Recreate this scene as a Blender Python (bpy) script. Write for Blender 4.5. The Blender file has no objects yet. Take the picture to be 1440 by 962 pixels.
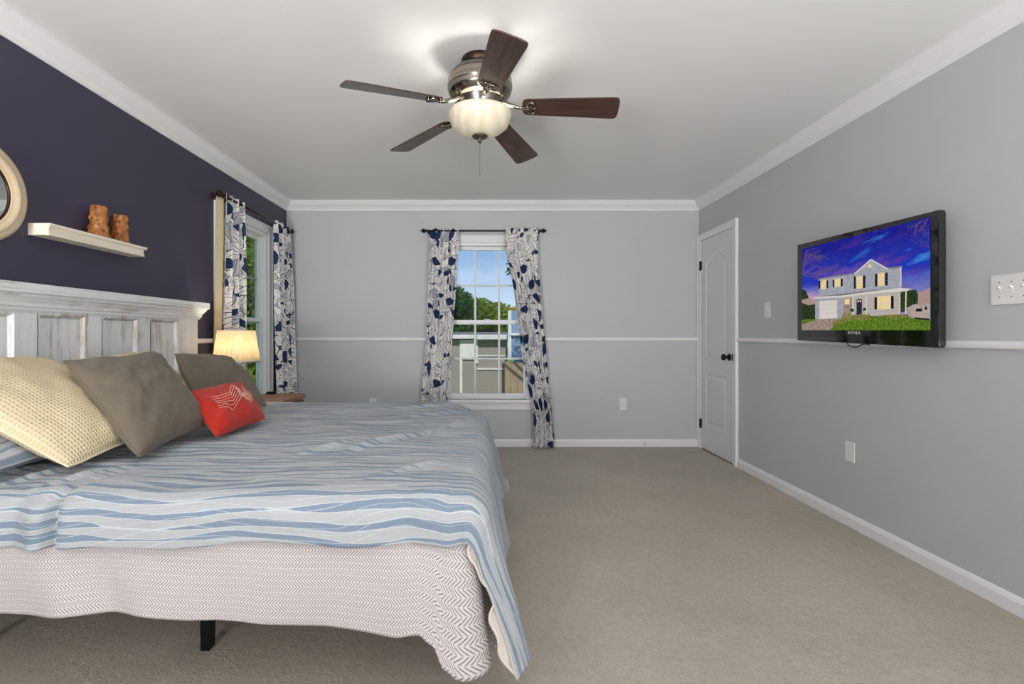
import bpy, bmesh, math, random
from mathutils import Vector, Matrix, noise
R = math.radians
PI = math.pi
S = bpy.context.scene
COL = S.collection

# ------------------------------------------------------------------ camera
CAMZ, F = 1.113, 690.0
cd = bpy.data.cameras.new('camera'); cam = bpy.data.objects.new('camera', cd); COL.objects.link(cam)
cam.location = (0, 0, CAMZ); cam.rotation_euler = (R(90), 0, 0)
cd.sensor_width = 36; cd.lens = F / 1440 * 36
cd.shift_x = 35 / 1440; cd.shift_y = -10 / 1440
cd.clip_start = 0.02; cd.clip_end = 300
S.camera = cam
# ------------------------------------------------------------------ world, lights, exposure
W = bpy.data.worlds.new('world'); S.world = W; W.use_nodes = True
wn = W.node_tree; wn.nodes.clear()
wo = wn.nodes.new('ShaderNodeOutputWorld'); wb = wn.nodes.new('ShaderNodeBackground')
tc = wn.nodes.new('ShaderNodeTexCoord'); sp = wn.nodes.new('ShaderNodeSeparateXYZ')
cr = wn.nodes.new('ShaderNodeValToRGB')
wn.links.new(tc.outputs['Generated'], sp.inputs[0]); wn.links.new(sp.outputs['Z'], cr.inputs[0])
wn.links.new(cr.outputs[0], wb.inputs[0]); wn.links.new(wb.outputs[0], wo.inputs[0])
els = cr.color_ramp.elements
els[0].position = 0.0; els[0].color = (0.76, 0.83, 0.92, 1)
els[1].position = 0.6; els[1].color = (0.20, 0.33, 0.60, 1)
for p_, c_ in ((0.06, (0.60, 0.76, 0.95, 1)), (0.16, (0.30, 0.49, 0.80, 1))):
    e_ = els.new(p_); e_.color = c_
wb.inputs[1].default_value = 1.0

def light(name, kind, loc, rot, energy, color=(1, 1, 1), **k):
    l = bpy.data.lights.new(name, kind); l.energy = energy; l.color = color
    for a, v in k.items(): setattr(l, a, v)
    o = bpy.data.objects.new(name, l); COL.objects.link(o); o.location = loc; o.rotation_euler = rot
    return o
SUN = light('sun', 'SUN', (0, -10, 20), (0, 0, 0), 3.2, (1, .95, .86), angle=R(0.6))
SUN.rotation_euler = Vector((-.04, .75, -.62)).to_track_quat('-Z', 'Y').to_euler()
# added fill panels in front of the rear wall, which has no openings
for x_, e_, z_ in ((-1.45, 66, -14), (1.60, 36, 0)):
    light('rear_fill', 'AREA', (x_, -2.9, 1.45), (R(93), 0, R(z_)), e_, (1, .985, .96), shape='RECTANGLE', size=.8, size_y=1.7)
# added fill panels behind the camera, tilted up at the ceiling like bounced flash
for x_, e_ in ((-1.40, 100), (1.48, 66)):
    light('bounce_fill', 'AREA', (x_, -1.3, 0.85), (R(152), 0, 0), e_, (1, .99, .975), shape='RECTANGLE', size=.9, size_y=.9, spread=R(150))
S.view_settings.view_transform = 'Standard'; S.view_settings.look = 'None'
S.view_settings.exposure = 0.0; S.view_settings.gamma = 1.0; S.view_settings.use_curve_mapping = False
S.cycles.max_bounces = 10; S.cycles.diffuse_bounces = 6; S.cycles.transparent_max_bounces = 16
S.cycles.use_denoising = True; S.cycles.sample_clamp_indirect = 6; S.cycles.caustics_reflective = False

# ------------------------------------------------------------------ node helpers
def rgb(r, g, b):
    f = lambda c: (c / 255 / 12.92) if c / 255 <= .04045 else ((c / 255 + .055) / 1.055) ** 2.4
    return (f(r), f(g), f(b), 1)
class NB:
    def __init__(s, name):
        s.m = bpy.data.materials.new(name); s.m.use_nodes = True
        s.t = s.m.node_tree; s.t.nodes.clear()
        s.out = s.t.nodes.new('ShaderNodeOutputMaterial')
    def n(s, typ, **k):
        x = s.t.nodes.new('ShaderNode' + typ)
        for a, v in k.items(): setattr(x, a, v)
        return x
    def set(s, sock, v):
        if isinstance(v, bpy.types.NodeSocket): s.t.links.new(v, sock)
        else: sock.default_value = v
    def m_(s, op, a, b=0.0, c=0.0):
        x = s.n('Math', operation=op); s.set(x.inputs[0], a)
        if len(x.inputs) > 1: s.set(x.inputs[1], b)
        if len(x.inputs) > 2: s.set(x.inputs[2], c)
        return x.outputs[0]
    def mix(s, f, a, b):
        x = s.n('Mix', data_type='RGBA'); s.set(x.inputs[0], f); s.set(x.inputs[6], a); s.set(x.inputs[7], b)
        return x.outputs[2]
    def noise(s, vec, scale, detail=3, rough=.5):
        x = s.n('TexNoise'); s.set(x.inputs['Vector'], vec); x.inputs['Scale'].default_value = scale
        x.inputs['Detail'].default_value = detail; x.inputs['Roughness'].default_value = rough
        return x.outputs['Fac']
    def coord(s, w='Object'): return s.n('TexCoord').outputs[w]
    def uv(s): return s.n('UVMap').outputs[0]
    def sep(s, v):
        x = s.n('SeparateXYZ'); s.set(x.inputs[0], v); return x.outputs
    def comb(s, a, b, c=0.0):
        x = s.n('CombineXYZ'); s.set(x.inputs[0], a); s.set(x.inputs[1], b); s.set(x.inputs[2], c); return x.outputs[0]
    def mapr(s, v, a, b, c=0.0, d=1.0, smooth=False):
        x = s.n('MapRange', interpolation_type='SMOOTHSTEP' if smooth else 'LINEAR')
        s.set(x.inputs[0], v); x.inputs[1].default_value = a; x.inputs[2].default_value = b
        x.inputs[3].default_value = c; x.inputs[4].default_value = d; return x.outputs[0]
    def bsdf(s, color, rough=.5, metal=0.0, bump=None, bstr=.3, bdist=.002, **k):
        b = s.n('BsdfPrincipled'); s.set(b.inputs['Base Color'], color); s.set(b.inputs['Roughness'], rough)
        s.set(b.inputs['Metallic'], metal)
        for a, v in k.items(): s.set(b.inputs[a.replace('_', ' ')], v)
        if bump is not None:
            u = s.n('Bump'); u.inputs['Strength'].default_value = bstr; u.inputs['Distance'].default_value = bdist
            s.set(u.inputs['Height'], bump); s.t.links.new(u.outputs[0], b.inputs['Normal'])
        s.t.links.new(b.outputs[0], s.out.inputs[0]); return b
def plain(name, c, rough=.5, metal=0.0, nscale=60, nstr=.15, bd=.0006, var=.05, **k):
    b = NB(name); co = b.coord()
    nz = b.noise(co, nscale)
    c2 = tuple(x * (1 - var * 2) for x in c[:3]) + (1,)
    b.bsdf(b.mix(b.mapr(b.noise(co, 5), .35, .65), c, c2), rough, metal, bump=nz, bstr=nstr, bdist=bd, **k)
    return b.m
M = {}
M['paint_grey'] = plain('grey_paint', rgb(190, 193, 196), .55, nscale=140, nstr=.12, var=.01)
M['paint_navy'] = plain('navy_paint', rgb(62, 58, 80), .5, nscale=140, nstr=.12, var=.02)
M['ceiling'] = plain('ceiling_paint', rgb(232, 232, 232), .6, nscale=90, nstr=.1, var=.006)
M['trim'] = plain('white_trim', rgb(232, 232, 234), .32, nscale=40, nstr=.05, var=.005)
M['door'] = plain('white_door', rgb(222, 223, 226), .38, nscale=50, nstr=.06, var=.005)
M['black'] = plain('black_metal', rgb(22, 22, 24), .38, .5, var=.02)
M['bronze'] = plain('bronze_metal', rgb(58, 38, 26), .4, .6)
M['plate'] = plain('white_plastic', rgb(232, 232, 230), .3, nstr=.02)
M['slot'] = plain('dark_slot', rgb(90, 88, 84), .5)
M['vinyl'] = plain('window_vinyl', rgb(236, 238, 240), .35, nstr=.03, var=.004)
M['tvblack'] = plain('gloss_black', rgb(10, 10, 11), .05, nstr=0, var=0, IOR=1.75)
M['tvmatte'] = plain('matte_black', rgb(14, 14, 15), .45)
M['nickel'] = plain('brushed_nickel', rgb(150, 142, 132), .18, 1.0, nscale=80, nstr=.03)
M['chain'] = plain('chain_metal', rgb(130, 125, 118), .35, .9)
M['darkcap'] = plain('aged_cap', rgb(84, 74, 60), .4, .6)
M['exwhite'] = plain('exterior_white', rgb(215, 215, 215), .6)

def mat_carpet():
    b = NB('carpet'); co = b.coord()
    big = b.mapr(b.noise(co, 1.6, 4, .6), .35, .68)
    md = b.mapr(b.noise(co, 30, 5, .75), .35, .65)
    fine = b.noise(co, 170, 4, .75)
    c = b.mix(big, rgb(224, 214, 198), rgb(204, 195, 178))
    c = b.mix(b.m_('MULTIPLY', md, .30), c, rgb(150, 141, 126))
    c = b.mix(b.mapr(fine, .40, .62), b.mix(.32, c, rgb(116, 108, 95)), c)
    h = b.m_('ADD', b.m_('MULTIPLY', md, .8), b.m_('MULTIPLY', fine, 1.2))
    b.bsdf(c, .95, bump=h, bstr=.9, bdist=.008, Specular_IOR_Level=.1, Sheen_Weight=.2)
    return b.m
M['carpet'] = mat_carpet()

def mat_wood(name, c1, c2, rough=.35, axis=0, scale=1.0, **k):
    b = NB(name); x = b.sep(b.coord()); v = [x[0], x[1], x[2]]
    st = [b.m_('MULTIPLY', v[i], (3.0 if i == axis else 45.0) * scale) for i in range(3)]
    n1 = b.noise(b.comb(*st), 1.0, 5, .6)
    st2 = [b.m_('MULTIPLY', v[i], (8.0 if i == axis else 260.0) * scale) for i in range(3)]
    n2 = b.noise(b.comb(*st2), 1.0, 3, .6)
    f = b.m_('ADD', b.m_('MULTIPLY', b.mapr(n1, .3, .7), .7), b.m_('MULTIPLY', n2, .35))
    b.bsdf(b.mix(f, c1, c2), rough, bump=n2, bstr=.1, bdist=.0006, **k); return b.m
M['walnut'] = mat_wood('walnut', rgb(92, 64, 54), rgb(46, 33, 30), .25)
M['table_wood'] = mat_wood('table_wood', rgb(168, 116, 72), rgb(112, 70, 42), .4, 1)
M['shelf'] = mat_wood('shelf_wood', rgb(240, 232, 218), rgb(226, 214, 196), .4, 1, .5)

def mat_carved():
    b = NB('carved_wood'); co = b.coord(); x = b.sep(co)
    n1 = b.noise(b.comb(b.m_('MULTIPLY', x[0], 60), b.m_('MULTIPLY', x[1], 60), b.m_('MULTIPLY', x[2], 12)), 1, 5, .6)
    n2 = b.noise(co, 55, 3)
    c = b.mix(b.mapr(n1, .35, .65), rgb(200, 134, 66), rgb(124, 64, 26))
    c = b.mix(b.mapr(n2, .55, .68), c, rgb(78, 40, 18))
    b.bsdf(c, .45, bump=n2, bstr=.6, bdist=.004); return b.m
M['carved'] = mat_carved()

def mat_distress(name, wear, ax=(30, 38, 3.0)):
    b = NB(name); x = b.sep(b.coord())
    v = b.comb(b.m_('MULTIPLY', x[0], ax[0]), b.m_('MULTIPLY', x[1], ax[1]), b.m_('MULTIPLY', x[2], ax[2]))
    n1 = b.noise(v, 1, 5, .65); n2 = b.noise(b.coord(), 7, 4, .6); n3 = b.noise(b.coord(), 90, 3)
    c = b.mix(b.mapr(n1, .42, .75), rgb(222, 224, 226), rgb(204, 206, 208))
    c = b.mix(b.m_('MULTIPLY', b.mapr(b.m_('ADD', n1, b.m_('MULTIPLY', n2, .7)), .92 - wear, 1.10 - wear), .75), c, rgb(160, 146, 126))
    b.bsdf(c, .5, bump=b.m_('ADD', n1, b.m_('MULTIPLY', n3, .3)), bstr=.25, bdist=.002); return b.m
M['distress'] = mat_distress('distressed_white', .0)
M['distress_h'] = mat_distress('distressed_cornice', .0, (40, 2.5, 60))
M['distress_worn'] = mat_distress('distressed_worn', .13)

def mat_fabric(name, c, c2=None, wscale=700, bstr=.35, rough=.9):
    b = NB(name); u = b.sep(b.uv())
    wa = b.m_('SINE', b.m_('MULTIPLY', u[0], wscale * 2)); wb_ = b.m_('SINE', b.m_('MULTIPLY', u[1], wscale * 2))
    n = b.noise(b.coord(), 220, 2); n2 = b.noise(b.coord(), 9, 3)
    h = b.m_('ADD', b.m_('MULTIPLY', wa, wb_), n)
    c2 = c2 or tuple(x * .8 for x in c[:3]) + (1,)
    cc = b.mix(b.m_('MULTIPLY', b.m_('ADD', n, n2), .5), c, c2)
    b.bsdf(cc, rough, bump=h, bstr=bstr, bdist=.0012, Specular_IOR_Level=.15, Sheen_Weight=.15); return b.m
M['taupe'] = mat_fabric('taupe_cotton', rgb(116, 106, 92), rgb(96, 88, 76))
M['red'] = mat_fabric('red_cotton', rgb(190, 46, 32), rgb(160, 34, 24))
M['thread'] = plain('pale_thread', rgb(245, 200, 180), .8, nscale=600)
M['lining'] = mat_fabric('pale_lining', rgb(226, 218, 212))
M['curtain_lining'] = mat_fabric('curtain_lining', rgb(205, 190, 155))

def mat_waffle():
    b = NB('waffle_weave'); u = b.sep(b.uv()); k = 2 * PI / .0135
    a = b.m_('ABSOLUTE', b.m_('SINE', b.m_('MULTIPLY', u[0], k / 2))); c_ = b.m_('ABSOLUTE', b.m_('SINE', b.m_('MULTIPLY', u[1], k / 2)))
    h = b.m_('MAXIMUM', b.m_('SUBTRACT', 1.0, a), b.m_('SUBTRACT', 1.0, c_))
    col = b.mix(b.mapr(h, .1, .9), rgb(196, 180, 144), rgb(220, 206, 176))
    b.bsdf(col, .95, bump=b.m_('ADD', h, b.m_('MULTIPLY', b.noise(b.coord(), 300), .2)), bstr=.8, bdist=.003, Specular_IOR_Level=.1); return b.m
M['waffle'] = mat_waffle()

def mat_comforter():
    # long lens-shaped stripes that run along U (bed length)
    b = NB('striped_comforter'); u = b.sep(b.uv()); P = .040
    def lines(seed, amp, stretch, period, off):
        # wavy line family; returns phase value
        v = b.comb(b.m_('MULTIPLY', u[0], stretch), b.m_('ADD', b.m_('MULTIPLY', u[1], 5.0), seed))
        nz = b.m_('SUBTRACT', b.noise(v, 1.0, 1.0, .4), .5)
        return b.m_('ADD', b.m_('ADD', b.m_('DIVIDE', u[1], period), b.m_('MULTIPLY', nz, amp)), off)
    t1 = lines(3.1, 2.5, 1.8, P, 0.0)
    s1 = b.m_('SINE', b.m_('MULTIPLY', t1, 2 * PI))
    tn = b.noise(b.comb(b.m_('MULTIPLY', u[0], 3.1), b.m_('MULTIPLY', u[1], 13.0)), 1.0, 1.0, .4)
    thr = b.mapr(tn, .34, .66, -.55, 1.02)
    df = b.m_('SUBTRACT', s1, thr)
    blue = b.mapr(df, 0, .06)
    lnA = b.mapr(b.m_('ABSOLUTE', df), .10, .20, 1, 0)
    t2 = lines(17.3, 3.6, 2.2, P * 1.35, .4)
    s2 = b.m_('SINE', b.m_('MULTIPLY', t2, 2 * PI))
    lnB = b.mapr(b.m_('ABSOLUTE', s2), .07, .15, 1, 0)
    c = b.mix(blue, rgb(160, 163, 166), rgb(115, 130, 146))
    c = b.mix(b.m_('MULTIPLY', b.m_('MAXIMUM', lnA, b.m_('MULTIPLY', lnB, .8)), .8), c, rgb(180, 188, 194))
    wr = b.noise(b.comb(b.m_('MULTIPLY', u[0], 7), b.m_('MULTIPLY', u[1], 22)), 1, 4, .6)
    fine = b.noise(b.coord(), 500, 2)
    b.bsdf(c, .75, bump=b.m_('ADD', wr, b.m_('MULTIPLY', fine, .06)), bstr=.55, bdist=.012, Specular_IOR_Level=.2, Sheen_Weight=.1); return b.m
M['comforter'] = mat_comforter()

def mat_herring():
    b = NB('herringbone_quilt'); u = b.sep(b.uv()); row = .0235; pit = .0088
    r = b.m_('DIVIDE', u[1], row)
    tri = b.m_('PINGPONG', r, 1.0)
    s = b.m_('FRACT', b.m_('DIVIDE', b.m_('ADD', u[0], b.m_('MULTIPLY', tri, .017)), pit))
    st = b.mapr(b.m_('ABSOLUTE', b.m_('SUBTRACT', s, .5)), .14, .24, 1, 0)
    fr = b.m_('FRACT', r)
    gap = b.mapr(b.m_('ABSOLUTE', b.m_('SUBTRACT', fr, .5)), .42, .49, 1, 0)
    n = b.noise(b.comb(b.m_('MULTIPLY', u[0], 200), b.m_('MULTIPLY', u[1], 200)), 1, 2)
    f = b.m_('MULTIPLY', b.m_('MULTIPLY', st, gap), b.mapr(n, .2, .6, .55, .85))
    c = b.mix(f, rgb(200, 193, 193), rgb(104, 99, 104))
    b.bsdf(c, .9, bump=b.noise(b.coord(), 90, 3), bstr=.3, bdist=.004, Specular_IOR_Level=.12); return b.m
M['herring'] = mat_herring()

def mat_floral():
    b = NB('floral_cotton'); sc_ = b.n('VectorMath', operation='SCALE'); b.set(sc_.inputs[0], b.uv()); sc_.inputs[3].default_value = .80; uv = sc_.outputs[0]
    nz = b.n('TexNoise'); b.set(nz.inputs['Vector'], uv); nz.inputs['Scale'].default_value = 9
    off = b.n('VectorMath', operation='MULTIPLY_ADD'); b.set(off.inputs[0], nz.outputs['Color'])
    off.inputs[1].default_value = (.03, .03, 0); b.set(off.inputs[2], uv)
    uvw = off.outputs[0]
    navy = rgb(40, 46, 76); blue = rgb(50, 68, 112); grey = rgb(150, 152, 164)
    white = rgb(250, 248, 246)
    col = None
    def leafs(scale, L, Wd, seed, col, fillprob, minpres):
        mp = b.n('VectorMath', operation='ADD'); b.set(mp.inputs[0], uvw); mp.inputs[1].default_value = (seed, seed * .7, 0)
        vo = b.n('TexVoronoi', voronoi_dimensions='2D'); b.set(vo.inputs['Vector'], mp.outputs[0])
        vo.inputs['Scale'].default_value = scale; vo.inputs['Randomness'].default_value = .75
        df = b.n('VectorMath', operation='SUBTRACT'); b.set(df.inputs[0], mp.outputs[0]); b.set(df.inputs[1], vo.outputs['Position'])
        rc = b.sep(vo.outputs['Color']); d = b.sep(df.outputs[0])
        ang = b.m_('MULTIPLY', rc[0], 6.283)
        ca, sa = b.m_('COSINE', ang), b.m_('SINE', ang)
        x = b.m_('DIVIDE', b.m_('ADD', b.m_('MULTIPLY', d[0], ca), b.m_('MULTIPLY', d[1], sa)), L)
        y = b.m_('DIVIDE', b.m_('SUBTRACT', b.m_('MULTIPLY', d[1], ca), b.m_('MULTIPLY', d[0], sa)), Wd)
        y = b.m_('ADD', y, b.m_('MULTIPLY', b.m_('MULTIPLY', x, x), .35))
        ay = b.m_('ABSOLUTE', y)
        prof = b.m_('SUBTRACT', b.m_('SUBTRACT', 1.0, b.m_('MULTIPLY', x, x)), b.m_('MULTIPLY', b.m_('MULTIPLY', x, b.m_('SUBTRACT', 1.0, b.m_('MULTIPLY', x, x))), -.35))
        sd = b.m_('SUBTRACT', prof, ay)           # >0 inside
        pres = b.m_('GREATER_THAN', rc[2], minpres)
        inside = b.m_('MULTIPLY', b.m_('GREATER_THAN', sd, 0.0), pres)
        edge = b.m_('MULTIPLY', b.m_('LESS_THAN', b.m_('ABSOLUTE', sd), .065), pres)
        mid = b.m_('MULTIPLY', b.m_('LESS_THAN', ay, .05), inside)
        vein = b.m_('MULTIPLY', b.m_('LESS_THAN', b.m_('FRACT', b.m_('MULTIPLY', b.m_('SUBTRACT', x, b.m_('MULTIPLY', ay, .5)), 3.2)), .16), inside)
        fill = b.m_('GREATER_THAN', rc[1], 1 - fillprob)
        fc = b.mix(fill, b.mix(b.m_('GREATER_THAN', b.m_('FRACT', b.m_('MULTIPLY', rc[1], 7.0)), .75), white, rgb(200, 202, 210)), blue)
        col = b.mix(inside, col, fc)
        col = b.mix(b.m_('MULTIPLY', vein, .45), col, b.mix(fill, grey, navy))
        col = b.mix(mid, col, navy)
        return b.mix(edge, col, navy)
    # thin scrolling stems: contour lines of smooth noise
    def stem(sc, seed, w, c_, col):
        v = b.n('VectorMath', operation='ADD'); b.set(v.inputs[0], uv); v.inputs[1].default_value = (seed, seed, 0)
        return b.mix(b.m_('LESS_THAN', b.m_('ABSOLUTE', b.m_('SUBTRACT', b.noise(v.outputs[0], sc, 0, .3), .5)), w), col, c_)
    col = stem(16, 2.2, .012, grey, white)
    col = stem(9, 8.2, .010, navy, col)
    col = leafs(17, .040, .018, 3.7, col, .16, .30)
    col = leafs(15, .040, .015, 6.1, col, .12, .60)
    col = leafs(9.5, .066, .030, 9.3, col, .42, .42)
    n = b.noise(b.coord(), 300)
    p = b.bsdf(col, .85, bump=n, bstr=.2, bdist=.001, Specular_IOR_Level=.15)
    tr = b.n('BsdfTranslucent'); b.set(tr.inputs[0], col)
    mx = b.n('MixShader'); mx.inputs[0].default_value = .2
    b.t.links.new(p.outputs[0], mx.inputs[1]); b.t.links.new(tr.outputs[0], mx.inputs[2]); b.t.links.new(mx.outputs[0], b.out.inputs[0])
    return b.m
M['floral'] = mat_floral()

def mat_glass(name, tint=(1, 1, 1, 1), fmul=1.0):
    b = NB(name); tr = b.n('BsdfTransparent'); tr.inputs[0].default_value = tint
    gl = b.n('BsdfGlossy'); gl.inputs['Roughness'].default_value = .02
    fr = b.n('Fresnel'); fr.inputs[0].default_value = 1.45
    mx = b.n('MixShader'); b.set(mx.inputs[0], b.m_('MULTIPLY', fr.outputs[0], fmul))
    b.t.links.new(tr.outputs[0], mx.inputs[1]); b.t.links.new(gl.outputs[0], mx.inputs[2]); b.t.links.new(mx.outputs[0], b.out.inputs[0]); return b.m
M['glass'] = mat_glass('window_glass', (.97, .985, .98, 1))
def mat_mirror():
    b = NB('mirror_glass'); b.bsdf(rgb(225, 230, 230), .02, 1.0); return b.m
M['mirror'] = mat_mirror()
def mat_mframe():
    b = NB('whitewashed_wood'); co = b.coord(); x = b.sep(co)
    r_ = b.m_('SQRT', b.m_('ADD', b.m_('POWER', x[1], 2), b.m_('POWER', x[2], 2)))
    band = b.m_('SINE', b.m_('MULTIPLY', r_, 260)); n = b.noise(co, 70, 4, .7)
    c = b.mix(b.mapr(n, .4, .62), rgb(206, 178, 136), rgb(188, 184, 170))
    c = b.mix(b.m_('MULTIPLY', b.mapr(band, .6, 1), .5), c, rgb(176, 132, 80))
    b.bsdf(c, .6, bump=n, bstr=.5, bdist=.003); return b.m
M['mframe'] = mat_mframe()
def mat_shade():
    b = NB('pleated_shade'); u = b.sep(b.uv())
    n = b.noise(b.comb(b.m_('MULTIPLY', u[0], 60), b.m_('MULTIPLY', u[1], 2.0)), 1.0, 4, .7)
    col = b.mix(b.mapr(n, .35, .65), rgb(255, 246, 226), rgb(238, 220, 184))
    d = b.n('BsdfDiffuse'); b.set(d.inputs[0], col); t = b.n('BsdfTranslucent'); b.set(t.inputs[0], col)
    mx = b.n('MixShader'); mx.inputs[0].default_value = .55
    b.t.links.new(d.outputs[0], mx.inputs[1]); b.t.links.new(t.outputs[0], mx.inputs[2]); b.t.links.new(mx.outputs[0], b.out.inputs[0]); return b.m
M['shade'] = mat_shade()
def mat_bowl():
    b = NB('marbled_glass'); co = b.coord()
    w = b.n('TexWave', wave_type='BANDS'); b.set(w.inputs[0], co); w.inputs['Scale'].default_value = 5; w.inputs['Distortion'].default_value = 9; w.inputs['Detail'].default_value = 2
    col = b.mix(b.m_('MULTIPLY', w.outputs['Fac'], .6), rgb(232, 224, 204), rgb(212, 202, 178))
    p = b.bsdf(col, .22); t = b.n('BsdfTranslucent'); b.set(t.inputs[0], col)
    mx = b.n('MixShader'); mx.inputs[0].default_value = .05
    b.t.links.new(p.outputs[0], mx.inputs[1]); b.t.links.new(t.outputs[0], mx.inputs[2]); b.t.links.new(mx.outputs[0], b.out.inputs[0]); return b.m
M['bowl'] = mat_bowl()

# ------------------------------------------------------------------ mesh helpers
class MB:
    def __init__(s): s.v = []; s.f = []; s.mi = []; s.uv = []; s.sm = []; s.has_uv = False
    def add(s, vs, fs, mi=0, smooth=False, uvs=None):
        o = len(s.v); s.v += [tuple(v) for v in vs]
        for k, f in enumerate(fs):
            s.f.append([i + o for i in f]); s.mi.append(mi); s.sm.append(smooth)
            s.uv.append([uvs[i] for i in f] if uvs else [(0, 0)] * len(f))
        if uvs: s.has_uv = True
        return s
    def box(s, a, b, mi=0):
        x0, y0, z0 = [min(p, q) for p, q in zip(a, b)]; x1, y1, z1 = [max(p, q) for p, q in zip(a, b)]
        v = [(x0, y0, z0), (x1, y0, z0), (x1, y1, z0), (x0, y1, z0), (x0, y0, z1), (x1, y0, z1), (x1, y1, z1), (x0, y1, z1)]
        return s.add(v, [(0, 3, 2, 1), (4, 5, 6, 7), (0, 1, 5, 4), (1, 2, 6, 5), (2, 3, 7, 6), (3, 0, 4, 7)], mi)
    def lathe(s, prof, c=(0, 0, 0), seg=40, mi=0, smooth=True, axis='Z', wob=None, uvs=False):
        vs = []; uv = []
        for j, (r, h) in enumerate(prof):
            for i in range(seg + 1):
                a = 2 * PI * i / seg; rr = r * (wob(a, h) if wob else 1)
                p = (rr * math.cos(a), rr * math.sin(a), h)
                if axis == 'X': p = (p[2], p[0], p[1])
                if axis == 'Y': p = (p[0], p[2], p[1])
                vs.append((p[0] + c[0], p[1] + c[1], p[2] + c[2])); uv.append((i / seg, j / max(1, len(prof) - 1)))
        n = seg + 1
        fs = [(j * n + i, j * n + i + 1, (j + 1) * n + i + 1, (j + 1) * n + i) for j in range(len(prof) - 1) for i in range(seg)]
        return s.add(vs, fs, mi, smooth, uv)
    def tube(s, pts, r, seg=10, mi=0, cap=True):
        pts = [Vector(p) for p in pts]; vs = []; rs = r if isinstance(r, (list, tuple)) else [r] * len(pts)
        for k, p in enumerate(pts):
            t = (pts[min(k + 1, len(pts) - 1)] - pts[max(k - 1, 0)]).normalized()
            up = Vector((0, 0, 1)) if abs(t.z) < .9 else Vector((1, 0, 0))
            a = t.cross(up).normalized(); b = t.cross(a).normalized()
            for i in range(seg):
                g = 2 * PI * i / seg; vs.append(p + (a * math.cos(g) + b * math.sin(g)) * rs[k])
        fs = [(k * seg + i, k * seg + (i + 1) % seg, (k + 1) * seg + (i + 1) % seg, (k + 1) * seg + i) for k in range(len(pts) - 1) for i in range(seg)]
        if cap: fs += [tuple(range(seg))[::-1], tuple(range((len(pts) - 1) * seg, len(pts) * seg))]
        return s.add(vs, fs, mi, True)
    def grid(s, fn, nu, nv, mi=0, uvf=None, smooth=True):
        vs = []; uv = []
        for j in range(nv + 1):
            for i in range(nu + 1):
                a, b = i / nu, j / nv
                vs.append(fn(a, b)); uv.append(uvf(a, b) if uvf else (a, b))
        n = nu + 1
        fs = [(j * n + i, j * n + i + 1, (j + 1) * n + i + 1, (j + 1) * n + i) for j in range(nv) for i in range(nu)]
        return s.add(vs, fs, mi, smooth, uv)
    def prism(s, pts, z0, z1, mi=0, to=lambda x, y, z: (x, y, z), smooth=False):
        n = len(pts); vs = [to(x, y, z0) for x, y in pts] + [to(x, y, z1) for x, y in pts]
        fs = [tuple(range(n))[::-1], tuple(range(n, 2 * n))] + [(i, (i + 1) % n, n + (i + 1) % n, n + i) for i in range(n)]
        return s.add(vs, fs, mi, smooth)
    def build(s, name, mats, parent=None, loc=None, bevel=0, fix=True, weld=False):
        me = bpy.data.meshes.new(name); me.from_pydata(s.v, [], s.f)
        mats = mats if isinstance(mats, (list, tuple)) else [mats]
        for m in mats: me.materials.append(m)
        for p, mi, sm in zip(me.polygons, s.mi, s.sm): p.material_index = mi; p.use_smooth = sm
        if s.has_uv:
            l = me.uv_layers.new(name='UVMap'); k = 0
            for uvs in s.uv:
                for u in uvs: l.data[k].uv = u; k += 1
        if fix:
            bm = bmesh.new(); bm.from_mesh(me)
            if weld: bmesh.ops.remove_doubles(bm, verts=bm.verts, dist=1e-5)
            bmesh.ops.recalc_face_normals(bm, faces=bm.faces)
            if bevel:
                es = [e for e in bm.edges if len(e.link_faces) == 2 and e.calc_face_angle(0) > .5]
                bmesh.ops.bevel(bm, geom=es, offset=bevel, segments=2, affect='EDGES', profile=.6)
            bm.to_mesh(me); bm.free()
        me.update()
        o = bpy.data.objects.new(name, me); COL.objects.link(o)
        if parent is not None: o.parent = parent; o.matrix_parent_inverse = Matrix.Translation(-Vector(parent.location)) if parent.parent is None and parent.type == 'EMPTY' else Matrix()
        if loc: o.location = loc
        return o
def thing(name, label, cat, loc=(0, 0, 0), group=None):
    o = bpy.data.objects.new(name, None); o.empty_display_size = .1; COL.objects.link(o); o.location = loc
    return tag(o, label, cat, group)
def tag(o, label, cat, group=None):
    o['label'] = label; o['category'] = cat
    if group: o['group'] = group
    return o
def struct(o): o['kind'] = 'structure'; return o
def at(x, y, Y): return Vector(((x - 685) / F * Y, Y, CAMZ - (y - 471) / F * Y))
def solid(o, th, off=-1, mo=0, rim=0):
    m = o.modifiers.new('thickness', 'SOLIDIFY'); m.thickness = th; m.offset = off; m.material_offset = mo; m.material_offset_rim = rim; return o
def rrect(w, h, r, n=5, cx=0, cy=0):
    out = []
    for (sx, sy, a0) in ((1, 1, 0), (-1, 1, 90), (-1, -1, 180), (1, -1, 270)):
        for k in range(n + 1):
            a = R(a0 + 90 * k / n); out.append((cx + sx * (w / 2 - r) + r * math.cos(a), cy + sy * (h / 2 - r) + r * math.sin(a)))
    return out

# ------------------------------------------------------------------ room shell
XL, XR, YB, YF, ZC, TH = -2.0, 2.113, -3.0, 4.89, 2.44, .092
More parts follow.
